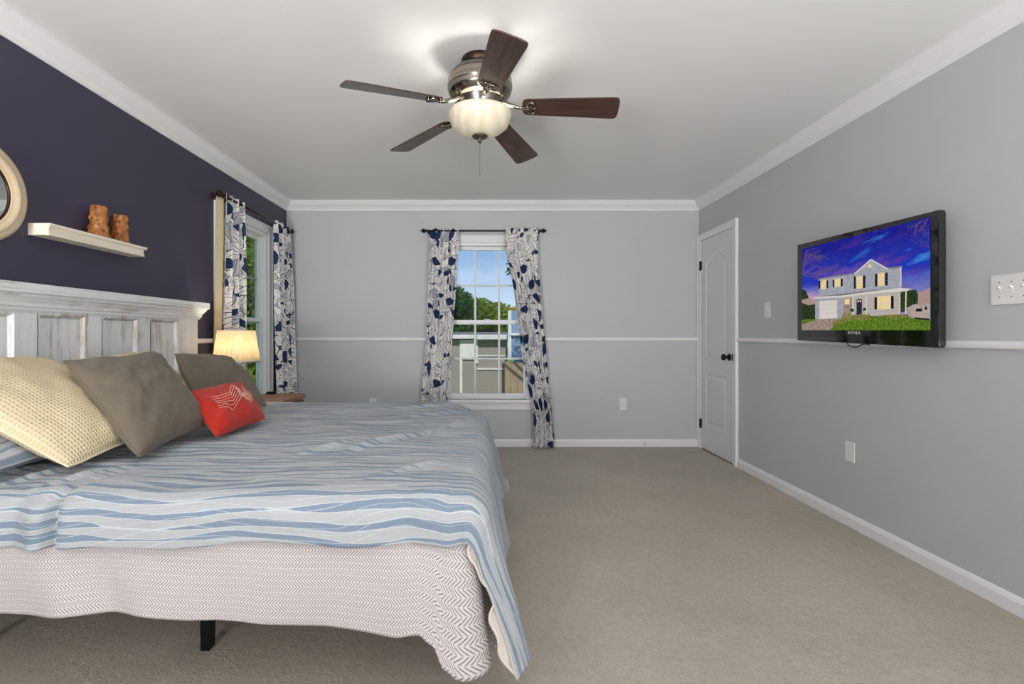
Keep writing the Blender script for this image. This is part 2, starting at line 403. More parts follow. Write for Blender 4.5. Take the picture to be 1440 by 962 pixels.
# back window opening (X), left window opening (Y)
BW = (-.4175, .4175); LW = (3.66, 4.465); WZ = (.47, 2.03)
m = MB(); m.box((XL - TH, YB - TH, -.12), (XR + TH, YF + TH, 0)); struct(m.build('floor', M['carpet']))
m = MB(); m.box((XL - TH, YB - TH, ZC), (XR + TH, YF + TH, ZC + .14)); struct(m.build('ceiling', M['ceiling']))
def wall_with_hole(name, mat, to, a0, a1, h0, h1, z0, z1):
    m = MB()
    for (p0, p1, q0, q1) in ((a0, h0, 0, ZC), (h1, a1, 0, ZC), (h0, h1, 0, z0), (h0, h1, z1, ZC)):
        m.box(to(p0, 0, q0), to(p1, TH, q1))
    return struct(m.build(name, mat))
wall_with_hole('wall_back', M['paint_grey'], lambda a, d, z: (a, YF + d, z), XL, XR, *BW, *WZ)
wall_with_hole('wall_left', M['paint_navy'], lambda a, d, z: (XL - d, a, z), YB - TH, YF + TH, *LW, *WZ)
m = MB(); m.box((XR, YB - TH, 0), (XR + TH, YF + TH, ZC)); struct(m.build('wall_right', M['paint_grey']))
m = MB(); m.box((XL, YB - TH, 0), (XR, YB, ZC)); struct(m.build('wall_rear', M['paint_grey']))

def sweep_room(prof, name, xl=XL, segs='LBR'):
    # prof: (out from wall, z) ; runs along left, back and right walls with mitred corners
    m = MB()
    ring = []
    for (d, z) in prof:
        ring.append([(XL + d, YB, z), (XL + d, YF - d, z), (XR - d, YF - d, z), (XR - d, YB, z)])
    n = len(prof)
    vs = [ring[j][i] for i in range(4) for j in range(n)]
    fs = [(i * n + j, i * n + (j + 1) % n, (i + 1) * n + (j + 1) % n, (i + 1) * n + j) for i in range(3) for j in range(n)]
    fs += [tuple(range(n)), tuple(range(3 * n, 4 * n))[::-1]]
    m.add(vs, fs); return struct(m.build(name, M['trim']))
crown = [(0, ZC), (.072, ZC), (.072, ZC - .010), (.064, ZC - .014), (.060, ZC - .024), (.050, ZC - .038), (.036, ZC - .052), (.024, ZC - .062), (.020, ZC - .072), (.014, ZC - .076), (.014, ZC - .088), (.008, ZC - .094), (0, ZC - .094)]
sweep_room(crown, 'trim_1')
def run(name, prof, p0, p1, nrm):
    m = MB(); p0, p1, nrm = Vector(p0), Vector(p1), Vector(nrm); n = len(prof)
    vs = [p + nrm * d + Vector((0, 0, z)) for p in (p0, p1) for d, z in prof]
    fs = [(j, (j + 1) % n, n + (j + 1) % n, n + j) for j in range(n)] + [tuple(range(n))[::-1], tuple(range(n, 2 * n))]
    m.add(vs, fs); return struct(m.build(name, M['trim']))
base = [(0, 0), (.014, 0), (.014, .052), (.011, .060), (.009, .066), (.004, .074), (0, .074)]
DY0, DY1 = 4.125, 4.885      # door casing span on the right wall
run('baseboard_left', base, (XL, YB, 0), (XL, YF, 0), (1, 0, 0))
run('baseboard_back', base, (XL, YF, 0), (XR, YF, 0), (0, -1, 0))
run('baseboard_right', base, (XR, YB, 0), (XR, DY0, 0), (-1, 0, 0))
rail = [(0, 1.054), (.010, 1.054), (.016, 1.059), (.018, 1.070), (.016, 1.081), (.010, 1.087), (0, 1.087)]
run('trim_2', rail, (XL, YB, 0), (XL, LW[0] - .09, 0), (1, 0, 0))
run('trim_3', rail, (XL, LW[1] + .09, 0), (XL, YF, 0), (1, 0, 0))
run('trim_4', rail, (XL, YF, 0), (BW[0] - .08, YF, 0), (0, -1, 0))
run('trim_5', rail, (BW[1] + .08, YF, 0), (XR, YF, 0), (0, -1, 0))
run('trim_6', rail, (XR, YB, 0), (XR, DY0, 0), (-1, 0, 0))

# ------------------------------------------------------------------ windows
def window(name, to, h0, h1, z0, z1):
    root = bpy.data.objects.new(name, None); COL.objects.link(root); root['kind'] = 'structure'
    def bx(m, a0, a1, d0, d1, q0, q1): m.box(to(a0, d0, q0), to(a1, d1, q1))
    # interior casing (d negative = into the room)
    m = MB(); c = .072
    bx(m, h0 - c, h0, -.018, 0, z0, z1 + c); bx(m, h1, h1 + c, -.018, 0, z0, z1 + c); bx(m, h0, h1, -.018, 0, z1, z1 + c)
    bx(m, h0 - c, h0 - c + .014, -.026, -.018, z0, z1 + c); bx(m, h1 + c - .014, h1 + c, -.026, -.018, z0, z1 + c); bx(m, h0 - c + .014, h1 + c - .014, -.026, -.018, z1 + c - .014, z1 + c)
    m.build('casing', M['trim'], root, bevel=.002)
    m = MB(); bx(m, h0 - c - .02, h1 + c + .02, -.055, .035, z0 - .028, z0); m.build('sill', M['trim'], root, bevel=.005)
    m = MB(); bx(m, h0 - c + .01, h1 + c - .01, -.018, 0, z0 - .10, z0 - .028); m.build('apron', M['trim'], root, bevel=.003)
    m = MB(); t = .028
    bx(m, h0, h0 + t, .0, TH, z0, z1); bx(m, h1 - t, h1, 0, TH, z0, z1); bx(m, h0 + t, h1 - t, 0, TH, z1 - t, z1); bx(m, h0 + t, h1 - t, .034, TH, z0, z0 + .018)
    bx(m, h0 + t, h0 + t + .008, .022, .032, z0, z1); bx(m, h1 - t - .008, h1 - t, .022, .032, z0, z1)
    m.build('window_frame', M['vinyl'], root, bevel=.002)
    zm = z0 + (z1 - z0) * .493
    for (nm, q0, q1, d) in (('lower_sash', z0 + .018, zm + .024, .036), ('upper_sash', zm - .022, z1 - t, .058)):
        m = MB(); sw = .028; a0, a1 = h0 + t, h1 - t
        bx(m, a0, a0 + sw, d, d + .03, q0, q1); bx(m, a1 - sw, a1, d, d + .03, q0, q1)
        bx(m, a0 + sw, a1 - sw, d, d + .03, q0, q0 + .036); bx(m, a0 + sw, a1 - sw, d, d + .03, q1 - .036, q1)
        sash = m.build(nm, M['vinyl'], root, bevel=.003)
        m = MB(); g0, g1 = a0 + sw, a1 - sw; r0, r1 = q0 + .036, q1 - .036; w = .010
        for k in (1, 2):
            xc = g0 + (g1 - g0) * k / 3; bx(m, xc - w, xc + w, d + .012, d + .018, r0, r1)
        zc = (r0 + r1) / 2; bx(m, g0, g1, d + .0125, d + .0175, zc - w, zc + w)
        m.build('muntin_grid', M['vinyl'], sash)
        m = MB(); m.add([to(g0, d + .008, r0), to(g1, d + .008, r0), to(g1, d + .008, r1), to(g0, d + .008, r1)], [(0, 1, 2, 3)])
        m.build('pane', M['glass'], sash)
    m = MB(); ac = (h0 + h1) / 2; bx(m, ac - .03, ac + .03, .020, .036, zm + .016, zm + .030); m.build('sash_lock', M['vinyl'], root, bevel=.003)
    return root
window('window_1', lambda a, d, z: (a, YF + d, z), *BW, *WZ)
window('window_2', lambda a, d, z: (XL - d, a, z), *LW, *WZ)

# ------------------------------------------------------------------ door on the right wall
dr = bpy.data.objects.new('door_1', None); COL.objects.link(dr); dr['kind'] = 'structure'
m = MB(); cw = .062; zt = 2.035
m.box((XR - .018, DY0, 0), (XR, DY0 + cw, zt + cw)); m.box((XR - .018, DY1 - cw, 0), (XR, DY1, zt + cw)); m.box((XR - .018, DY0 + cw, zt), (XR, DY1 - cw, zt + cw))
m.box((XR - .025, DY0, 0), (XR - .018, DY0 + .014, zt + cw)); m.box((XR - .025, DY1 - .014, 0), (XR - .018, DY1, zt + cw)); m.box((XR - .025, DY0 + .014, zt + cw - .014), (XR - .018, DY1 - .014, zt + cw))
m.build('door_casing', M['trim'], dr, bevel=.0025)
L0, L1 = DY0 + cw + .003, DY1 - cw - .003; LZ0, LZ1 = .012, zt - .003; LWd = L1 - L0
def sd_panel(a, z):
    # signed distance (positive inside) to the arch-topped upper and rectangular lower panels; a: 0..LWd
    def box_(a0, a1, b0, b1): return min(a - a0, a1 - a, z - b0, b1 - z)
    lo = box_(.105, LWd - .105, .25, .745)
    cx = LWd / 2; t = abs(a - cx) / (cx - .105); t = min(1, t)
    top = 1.80 + .085 * (.5 + .5 * math.cos(PI * min(1, t * 1.05))) 
    up = box_(.105, LWd - .105, .865, top)
    return max(lo, up)
def prof_d(s):
    if s < 0: return 0
    if s < .012: return .007 * math.sin(s / .012 * PI / 2)
    if s < .030: return .007
    if s < .055: return .007 - .0055 * (s - .030) / .025
    return .0015
m = MB()
NU, NV = 96, 320
m.grid(lambda a, b: (XR - .012 + prof_d(sd_panel(a * LWd, LZ0 + b * (LZ1 - LZ0))), L0 + a * LWd, LZ0 + b * (LZ1 - LZ0)), NU, NV)
m.box((XR - .0115, L0, LZ0), (XR - .004, L0 + .004, LZ1)); m.box((XR - .0115, L1 - .004, LZ0), (XR - .004, L1, LZ1))
lf = m.build('door_leaf', M['door'], dr)
m = MB(); m.box((XR - .002, L0 - .004, 0), (XR, L1 + .004, zt)); m.build('door_stop', M['slot'], dr)
def hinge(z):
    m = MB(); m.tube([(XR - .020, L1 + .004, z - .045), (XR - .020, L1 + .004, z + .045)], .0075, 10)
    m.box((XR - .021, L1 - .018, z - .043), (XR - .0125, L1 + .012, z + .043)); return m.build('hinge', M['black'], dr, fix=False)
hinge(1.79); hinge(.245)
kb = MB(); KY, KZ = L0 + .062, .92
kb.lathe([(.0, 0), (.030, 0), (.032, .004), (.028, .010), (.012, .013), (.011, .030), (.016, .036), (.026, .042), (.029, .052), (.026, .062), (.014, .068), (0, .069)], seg=28, axis='X')
kb.v = [(-x, y, z) for x, y, z in kb.v]
o = kb.build('door_knob', M['black'], dr); o.location = (XR - .0125, KY, KZ)
m = MB(); m.box((XR - .0265, L0 - .012, KZ - .028), (XR - .0175, L0 - .005, KZ + .028)); m.build('strike_plate', M['black'], dr, bevel=.001)

# ------------------------------------------------------------------ switches, outlets
def plate(name, label, cat, pos, nrm, w, h, kind, ngang=1, group=None):
    root = thing(name, label, cat, pos, group); nrm = Vector(nrm); s = nrm.cross(Vector((0, 0, 1))).normalized()
    P = Vector(pos); to = lambda x, y, z: P + s * x + Vector((0, 0, y)) + nrm * z
    m = MB(); m.prism(rrect(w, h, .004), .0006, .006, to=to); m.build('cover_plate', M['plate'], root, bevel=.0012)
    if kind == 'outlet':
        for dz in (.020, -.020):
            m = MB(); m.prism(rrect(.034, .029, .012), .0061, .0078, to=lambda x, y, z: to(x, y + dz, z)); r = m.build('receptacle', M['plate'], root)
            m = MB()
            for dx in (-.0065, .0065): m.prism(rrect(.0032, .010, .0008, 2), .0079, .0084, to=lambda x, y, z: to(x + dx, y + dz + .003, z))
            m.prism(rrect(.006, .006, .0029, 4), .0079, .0084, to=lambda x, y, z: to(x, y + dz - .008, z))
            m.build('slots', M['slot'], r).matrix_parent_inverse = Matrix.Translation(-P)
        m = MB(); m.prism(rrect(.005, .005, .0024, 4), .0061, .0072, to=to); m.build('screw', M['chain'], root)
    else:
        for g in range(ngang):
            cx = (g - (ngang - 1) / 2) * .046
            m = MB(); m.prism(rrect(.013, .026, .001, 2), .0061, .0068, to=lambda x, y, z: to(x + cx, y, z))
            m.add([to(cx - .005, .001, .006), to(cx + .005, .001, .006), to(cx + .005, .012, .017), to(cx - .005, .012, .017), to(cx - .005, .010, .006), to(cx + .005, .010, .006), to(cx + .004, .016, .015), to(cx - .004, .016, .015)],
                  [(0, 1, 2, 3), (4, 7, 6, 5), (0, 3, 7, 4), (1, 5, 6, 2), (3, 2, 6, 7)])
            m.build('toggle', M['plate'], root)
            for dz in (.030, -.030):
                m = MB(); m.prism(rrect(.005, .005, .0024, 4), .0061, .0070, to=lambda x, y, z: to(x + cx, y + dz, z)); m.build('screw', M['slot'], root)
    return root
plate('light_switch', 'single white toggle switch plate on grey wall between door and television', 'light switch', (XR, 3.69, 1.30), (-1, 0, 0), .070, .115, 'switch')
plate('light_switch', 'wide white multi-toggle switch plate on grey wall nearest the camera', 'light switch', (XR, 1.972, 1.298), (-1, 0, 0), .163, .122, 'switch', 3)
plate('wall_outlet', 'white duplex outlet low on right grey wall below the television', 'outlet', (XR, 2.853, .433), (-1, 0, 0), .070, .117, 'outlet')
plate('wall_outlet', 'white duplex outlet on back wall between curtain and door', 'outlet', (1.355, YF, .424), (0, -1, 0), .070, .117, 'outlet')
plate('wall_outlet', 'white outlet on back wall peeking above far edge of the bed', 'outlet', (-1.14, YF, .424), (0, -1, 0), .070, .117, 'outlet')
# little sprung door stop at the back baseboard
t = thing('spring_doorstop', 'tiny white spring doorstop on the back wall baseboard', 'doorstop', (1.56, YF - .014, .035))
m = MB(); m.tube([(1.56, YF - .015, .035), (1.56, YF - .06, .032)], .004, 8); m.build('spring', M['chain'], t)
m = MB(); m.tube([(1.56, YF - .06, .032), (1.56, YF - .078, .031)], .007, 10); m.build('rubber_tip', M['plate'], t)

# ------------------------------------------------------------------ bed
H = .675
X0, X1, Y0, Y1 = -1.90, -.02, 1.36, 3.24     # mattress extents
bed = thing('bed', 'king bed with white distressed panelled headboard against navy wall', 'bed', (-1.0, 2.3, 0))
hx = -1.915
m = MB()
m.box((-1.975, 1.19, 0.0), (-1.935, 3.247, 1.215))                     # back board
PAN = [(1.39, 1.64), (1.74, 1.99), (2.09, 2.34), (2.44, 2.69), (2.79, 3.04)]
PZ = (.60, 1.205)
m.box((-1.935, 1.19, 0.0), (hx, 1.39, 1.225)); m.box((-1.935, 3.04, 0.0), (hx, 3.247, 1.225))
for a, b_ in zip(PAN[:-1], PAN[1:]): m.box((-1.935, a[1], PZ[0]), (hx, b_[0], PZ[1]))
m.box((-1.935, 1.39, PZ[1]), (hx, 3.04, 1.225)); m.box((-1.935, 1.39, .30), (hx, 3.04, PZ[0]))
hb = m.build('headboard', M['distress'], bed, bevel=.002)
hb['label'] = 'white distressed headboard with five upright panels'
def sub(mb, name, mat, parent, **k):
    o = mb.build(name, mat, parent, **k); o.matrix_parent_inverse = parent.matrix_parent_inverse.copy() @ Matrix(); o.matrix_parent_inverse = Matrix(); return o
for a, b_ in PAN:
    m = MB(); mw = .018                                                # sloping moulding + raised field
    o_, i_, i2 = (a, b_, *PZ), (a + mw, b_ - mw, PZ[0] + mw, PZ[1] - mw), (a + .034, b_ - .034, PZ[0] + .034, PZ[1] - .034)
    def rc(q, x): return [(x, q[0], q[2]), (x, q[1], q[2]), (x, q[1], q[3]), (x, q[0], q[3])]
    vs = rc(o_, hx + .003) + rc((a + .006, b_ - .006, PZ[0] + .006, PZ[1] - .006), hx + .003) + rc(i_, -1.932) + rc(o_, -1.9345)
    fs = [(j * 4 + k, j * 4 + (k + 1) % 4, (j + 1) * 4 + (k + 1) % 4, (j + 1) * 4 + k) for j in range(2) for k in range(4)]
    m.add(vs, fs); sub(m, 'panel_moulding', M['distress_worn'], hb)
    m = MB(); m.box((-1.9348, i_[0], i_[2]), (-1.929, i_[1], i_[3])); sub(m, 'panel', M['distress'], hb, bevel=.003)
m = MB()
cpr = [(0, 1.215), (.010, 1.215), (.012, 1.226), (.018, 1.232), (.020, 1.246), (.030, 1.262), (.038, 1.270), (.040, 1.280), (.048, 1.284), (.052, 1.286), (.052, 1.325), (0, 1.325)]
n = len(cpr); vs = []
for side in range(2):
    for d, z in cpr: vs.append((hx + d - .001, (1.19 - d) if side == 0 else (3.247 + d), z))
fs = [(j, (j + 1) % n, n + (j + 1) % n, n + j) for j in range(n)]
m.add(vs, fs)
for sgn, yb in ((-1, 1.19), (1, 3.247)):                               # returns of the cornice on the ends
    vs = [(hx + d - .001, yb + sgn * d, z) for d, z in cpr] + [(-1.972, yb + sgn * d, z) for d, z in cpr]
    m.add(vs, [(j, (j + 1) % n, n + (j + 1) % n, n + j) for j in range(n)] + [tuple(range(n, 2 * n))])
m.box((-1.972, 1.19, 1.2255), (hx, 3.247, 1.325))
cn = sub(m, 'cornice', M['distress_h'], hb, fix=True)
m = MB()
for y in (Y0 + .05, Y1 - .09): m.box((-1.9, y + .03, .305), (-.06, y + .06, .34))
for x in (-1.86, -.98, -.10): m.box((x, Y0 + .11, .308), (x + .04, Y1 - .03, .338))
m.build('bed_frame', M['black'], bed, bevel=.003)
for (x, y) in ((-.99, 1.745), (-.08, 1.745), (-.99, 2.9), (-.08, 2.9), (-1.80, 1.745)):
    m = MB(); m.add([(x - .019, y - .019, .0), (x + .012, y - .019, 0), (x + .012, y + .019, 0), (x - .019, y + .019, 0), (x - .022, y - .02, .28), (x + .022, y - .02, .28), (x + .022, y + .02, .28), (x - .022, y + .02, .28)],
              [(0, 3, 2, 1), (4, 5, 6, 7), (0, 1, 5, 4), (1, 2, 6, 5), (2, 3, 7, 6), (3, 0, 4, 7)]); m.build('leg', M['black'], bed, bevel=.002)
m = MB(); m.prism(rrect(X1 - X0 - .10, Y1 - Y0 - .10, .12, 6, (X0 + X1) / 2 - .04, (Y0 + Y1) / 2 - .01), .342, H - .095)
tag(m.build('mattress', M['lining'], bevel=.02), 'white mattress beneath the quilt and striped comforter', 'mattress')

# ---- quilt hanging on near side, round the foot corner and along the foot
def fbm(x, y, z=0.0, o=4): return noise.fractal(Vector((x, y, z)), 1.0, 2.0, o)
QN, QF, QR = 1.362, -.035, .05
LEN1 = (QF - QR) - X0; ARC = QR * PI / 2; LEN2 = 3.2 - (QN + QR)
def qpath(s):
    if s < LEN1: return X0 + s, QN, 0, -1
    if s < LEN1 + ARC:
        a = (s - LEN1) / QR; return QF - QR + QR * math.sin(a), QN + QR - QR * math.cos(a), math.sin(a), -math.cos(a)
    return QF, QN + QR + (s - LEN1 - ARC), 1, 0
def lerp_t(tab, x):
    if x <= tab[0][0]: return tab[0][1]
    for (a, va), (b, vb) in zip(tab[:-1], tab[1:]):
        if x <= b:
            t = (x - a) / (b - a); t = t * t * (3 - 2 * t); return va + (vb - va) * t
    return tab[-1][1]
QB = [(0, .37), (.6, .345), (.85, .352), (1.15, .330), (1.45, .310), (1.64, .290), (1.71, .300), (1.75, .275), (1.785, .215), (1.83, .188), (1.875, .185), (1.91, .21), (1.94, .26), (1.99, .15), (2.3, .14), (4, .13)]
QT = LEN1 + ARC + LEN2
def quilt_fn(a, b):
    s = a * QT; x, y, nx, ny = qpath(s); zb = lerp_t(QB, s); zt_ = .600
    z = zt_ + (zb - zt_) * b
    dn = (zt_ - z)
    out = .004 + .022 * b * b * (.5 + .5 * math.sin(s * 7.0 + 1.2)) + .010 * b * fbm(s * 3, z * 2, 3)
    out += b * (.018 * math.exp(-((s - .62 - .12 * b) / .06) ** 2) - .014 * math.exp(-((s - .78 - .10 * b) / .05) ** 2) + .012 * math.exp(-((s - 1.38 + .1 * b) / .07) ** 2))
    corner = math.exp(-((s - (LEN1 + .02)) / .09) ** 2)
    out += corner * .030 * (max(0, dn - .06)) / .4
    out += .022 * math.exp(-((s - (LEN1 - .14)) / .05) ** 2) * max(0, dn - .08) / .35 - .02 * math.exp(-((s - (LEN1 + .125)) / .03) ** 2) * dn / .35
    if s > LEN1 + ARC + .06: out = .010 + .075 * b * b * min(1, (s - LEN1 - ARC - .06) / .05)
    return (x + nx * out, y + ny * out, z)
m = MB(); m.grid(quilt_fn, 420, 40, uvf=lambda a, b: (a * QT, .625 - b * .4 + 0.012 * fbm(a * 7, 1)))
q = solid(m.build('quilt', M['herring'], fix=False), .008, 0)
tag(q, 'pale pink-grey herringbone quilt hanging from bed side below the comforter', 'quilt')

# ---- comforter
CR = .075
CX1, CY0, CY1 = -.065, 1.405, 3.195           # start of the roll-over at foot, near, far
PE = 1.85 + CX1 + 1.85 * 0                    # not used
NEAR_D, FAR_D, FOOT_D = .160, .40, .50
PX0 = -1.88
def edge(t, flare):
    q_ = CR * PI / 2
    if t <= 0: return 0, 0
    if t < q_: return CR * math.sin(t / CR), CR * (1 - math.cos(t / CR))
    return CR + flare * (t - q_), CR + (t - q_)
def comf(p, q):
    # p along length (X), q across (Y); beyond the edges it wraps downwards
    e = max(0, p - CX1); d = max(0, CY0 - q); g = max(0, q - CY1)
    side = d if d > 0 else g
    t = math.hypot(e, side)
    fl = .17
    if g > 0 or q > 2.75: fl += .14 * min(1, max(0, (q - 2.75) / .5))
    if d > 0 and e > 0: fl = .23 * e / t + .02
    if d > 0 and e == 0: fl = .06
    h_, v_ = edge(t, fl)
    ux, uy = (e / t, side / t) if t > 0 else (0, 0)
    sg = -1 if d > 0 else 1
    x = min(p, CX1) + h_ * ux
    y = max(min(q, CY1), CY0) + sg * h_ * uy
    z = H - v_
    # --- shape of the top: soft puff, wrinkles, creases
    top = 1.0 / (1.0 + (t / .05) ** 2)
    w = .010 * fbm(p * 1.3 + 4, q * 2.2, 1) + .006 * fbm(p * 3 + q * 2, q * 9 - p * 2, 7)
    cr_ = 0
    for (cx, cy, ang, L, wd, hgt) in CREASE:
        dx, dy = p - cx, q - cy; ca, sa = math.cos(ang), math.sin(ang)
        uu = dx * ca + dy * sa; vv = -dx * sa + dy * ca + .15 * uu * uu
        cr_ += hgt * math.exp(-(uu / L) ** 2 * 1.5) * math.exp(-(vv / wd) ** 2)
    z += (w + cr_) * (.25 + .75 * top) * (1 if t < .3 else .4)
    kx = max(0, min(1, (p + .30) / .30)); ky = max(0, min(1, (q - 2.55) / .6))
    z -= (.012 * kx * kx + .060 * kx * kx * (3 - 2 * kx) * ky * ky) * (1 if z > .3 else max(0, (z - .15) / .15))
    # hanging folds
    if e > 0:
        k = min(1, e / .3); x += k * (.020 * math.sin(q * 9 + .6) + .012 * fbm(q * 4, e * 2, 9))
        if e > .1: y += .01 * math.sin(e * 9) * k
    if d > 0:
        k = min(1, d / .12) * (1 if e == 0 else .3)
        y -= k * (.006 * math.sin(p * 11) + .008 * fbm(p * 5, d * 3, 2))
    if d > 0 or q < CY0 + .28:
        # deep vertical pleat near the pillows, smaller ones beside it
        k = max(0, min(1, (CY0 + .26 - q) / .2))
        for (pc, wd, am) in ((-1.185, .014, .030), (-1.225, .03, -.014), (-1.14, .03, -.012), (-1.30, .03, .012), (-1.42, .035, .014), (-.95, .05, .006), (-.22, .03, .010), (-.12, .03, -.008)):
            gg = math.exp(-((p - pc - .10 * max(0, q - CY0)) / wd) ** 2) * k * am
            if d > .05: y += gg
            else: z -= gg * .3
    return Vector((x, y, z))
CREASE = [(-.42, 2.05, 1.02, .34, .022, .014), (-.34, 2.10, 1.0, .30, .02, -.010), (-.62, 1.92, .95, .20, .02, .010), (-.3, 2.75, .55, .30, .03, .014), (-.42, 2.95, .4, .30, .022, .012),
          (-.75, 2.5, .15, .40, .03, .008), (-1.1, 1.95, .1, .3, .02, .008), (-.9, 1.75, -.1, .35, .018, .007), (-1.25, 1.5, 1.2, .16, .016, .012), (-1.4, 1.52, 1.3, .16, .018, .014), (-1.55, 1.5, 1.1, .16, .02, .012),
          (-.25, 1.62, .9, .22, .02, .009), (-.9, 3.0, .1, .4, .03, .010), (-.15, 2.45, 1.2, .28, .02, .010)]
P1 = CX1 + CR * PI / 2 + FOOT_D - .10
Q0 = CY0 - CR * PI / 2 - NEAR_D + .10; Q1 = CY1 + CR * PI / 2 + FAR_D - .1
def hemQ0(p): return Q0 - .006 * math.sin(p * 5 + 1) - .004 * math.sin(p * 13) + .02 * max(0, min(1, (p + .10) / .06)) * max(0, 1 - max(0, p) / .1)
def cf(a, b):
    p = PX0 + (P1 - PX0) * a
    q0 = hemQ0(p); q = q0 + (Q1 - q0) * b
    return comf(p, q)
m = MB(); m.grid(cf, 380, 300, uvf=lambda a, b: (PX0 + (P1 - PX0) * a, Q0 + (Q1 - Q0) * b))
c = m.build('comforter', [M['comforter'], M['lining']], fix=False)
solid(c, .014, -1, 1, 1)
m = MB()
def hem_fn(a, b):
    p = CX1 + .05 + (P1 - CX1 - .05) * a; A_0 = comf(p, hemQ0(p) + .012)
    w_ = (.022 + .016 * math.sin(a * 9 + 1) + .008 * math.sin(a * 23)) * min(1, a * 6)
    return A_0 + Vector((-w_ * b - .002, .004 + .014 * math.sin(b * PI), .004 * b))
m.grid(hem_fn, 50, 8); hm = m.build('turned_hem', M['lining'], c, fix=False); hm.matrix_parent_inverse = Matrix(); solid(hm, .006, 0)
hm['label'] = 'pale turned-out lining edge'
tag(c, 'light blue comforter with wavy stripes spread over the bed', 'comforter')

# ------------------------------------------------------------------ pillows
def pillow(name, label, mat, TL, TR, BR, BL, th, seed=0, pinch=.07, n=44, wr=.006, cat='pillow', group=None, pipe=None, pw=.5, dent=0):
    TL, TR, BR, BL = map(Vector, (TL, TR, BR, BL)); cen = (TL + TR + BR + BL) / 4
    nrm = ((BR + TR) / 2 - (BL + TL) / 2).cross((TL + TR) / 2 - (BL + BR) / 2).normalized()
    if nrm.y > 0 and abs(nrm.y) > .9: nrm = -nrm
    if nrm.x < 0: nrm = -nrm
    wd = ((BR + TR) / 2 - (BL + TL) / 2).length; ht = ((TL + TR) / 2 - (BL + BR) / 2).length
    def pt(a, b, side, off=0.0):
        rc_ = 1 - .03 * abs(a * b) ** 5; aa = a * (1 - pinch * (1 - b * b)) * rc_; bb = b * (1 - pinch * (1 - a * a)) * rc_
        u, v = (aa + 1) / 2, (bb + 1) / 2
        P = (BL * (1 - u) + BR * u) * (1 - v) + (TL * (1 - u) + TR * u) * v
        e = max(0, (1 - a * a)) ** pw * max(0, (1 - b * b)) ** pw
        w = wr * fbm(a * 2.2 + seed, b * 2.2, side) * 2 * min(1, e * 2.5)
        hgt = th / 2 * e + w + wr * 1.6 * math.sin((a + b * .6) * 5 + seed) * e * (1 - e)
        if dent: hgt -= dent * math.exp(-(a * 2.4) ** 2) * max(0, b) ** 2 * e
        return P + nrm * (side * (hgt + .002 + off) )
    m = MB()
    for side in (1, -1):
        m.grid(lambda i, j: pt(2 * i - 1, 2 * j - 1, side), n, n, uvf=lambda i, j: (i * wd, j * ht))
    o = m.build(name, mat, None, weld=False)
    # move origin to the pillow's centre
    o.data.transform(Matrix.Translation(-cen)); o.location = cen
    tag(o, label, cat, group)
    m = MB(); loop = []
    for k in range(4 * 16):
        s_, t_ = divmod(k, 16); t_ = t_ / 16 * 2 - 1
        a, b = ((t_, -1), (1, t_), (-t_, 1), (-1, -t_))[s_]; loop.append((pt(a, b, 1) + pt(a, b, -1)) / 2 - cen)
    loop.append(loop[0]); m.tube(loop, .0035 if not pipe else pipe, 8, cap=False); sm = m.build('edge_seam', mat, o); sm.matrix_parent_inverse = Matrix()
    return o, pt, cen
pillow('pillow', 'blue striped bed pillow lying under the near cream waffle pillow', M['comforter'], (-1.86, 1.40, .79), (-1.86, 1.99, .79), (-1.44, 1.99, .735), (-1.40, 1.39, .725), .12, 2, .05)
pillow('pillow', 'cream waffle-weave pillow nearest the camera, leaning on the headboard', M['waffle'], (-1.80, 1.42, 1.035), (-1.83, 2.03, 1.02), (-1.30, 2.02, .735), (-1.285, 1.51, .700), .15, 5, .05, wr=.004)
pillow('pillow', 'cream waffle-weave pillow mostly hidden behind the two taupe cushions', M['waffle'], (-1.84, 2.12, 1.0), (-1.80, 2.60, 1.03), (-1.43, 2.60, .74), (-1.45, 2.12, .74), .12, 8, .05, wr=.004)
pillow('cushion', 'large taupe square cushion in front of the near cream pillow', M['taupe'], (-1.555, 1.79, 1.02), (-1.54, 2.27, 1.04), (-1.225, 2.18, .715), (-1.175, 1.655, .695), .17, 1, .075, wr=.008, cat='cushion', dent=.03)
pillow('cushion', 'taupe square cushion standing behind the small red cushion', M['taupe'], (-1.61, 2.52, 1.02), (-1.58, 3.02, .98), (-1.25, 2.80, .705), (-1.37, 2.36, .70), .17, 4, .07, wr=.007, cat='cushion')
po, pt, pc = pillow('cushion', 'small red cushion with pale stitched zigzag in front of taupe one', M['red'], (-1.325, 2.16, .862), (-1.285, 2.56, .868), (-1.093, 2.42, .70), (-1.105, 2.00, .695), .12, 6, .06, wr=.006, cat='cushion')
# stitched zigzag: photo-traced lines expressed in the cushion's own (a,b) face coordinates
def zz_ab(x, y):
    # inverse bilinear of the cushion corners as they appear
    TLp, TRp, BRp, BLp = (82, 639), (604, 570), (866, 879), (364, 1051)
    u, v = .5, .5
    for _ in range(20):
        f = lambda u, v, k: (BLp[k] * (1 - u) + BRp[k] * u) * (1 - v) + (TLp[k] * (1 - u) + TRp[k] * u) * v
        ex, ey = x - f(u, v, 0), y - f(u, v, 1)
        du = [(f(u + 1e-3, v, k) - f(u, v, k)) / 1e-3 for k in (0, 1)]; dv = [(f(u, v + 1e-3, k) - f(u, v, k)) / 1e-3 for k in (0, 1)]
        det = du[0] * dv[1] - du[1] * dv[0]
        u += (ex * dv[1] - ey * dv[0]) / det; v += (du[0] * ey - du[1] * ex) / det
    return 2 * u - 1, 2 * v - 1
A_ = [(225, 760), (405, 745), (435, 640), (632, 735), (600, 612)]; B_ = [(325, 890), (492, 910), (572, 765), (705, 830), (738, 725)]
m = MB()
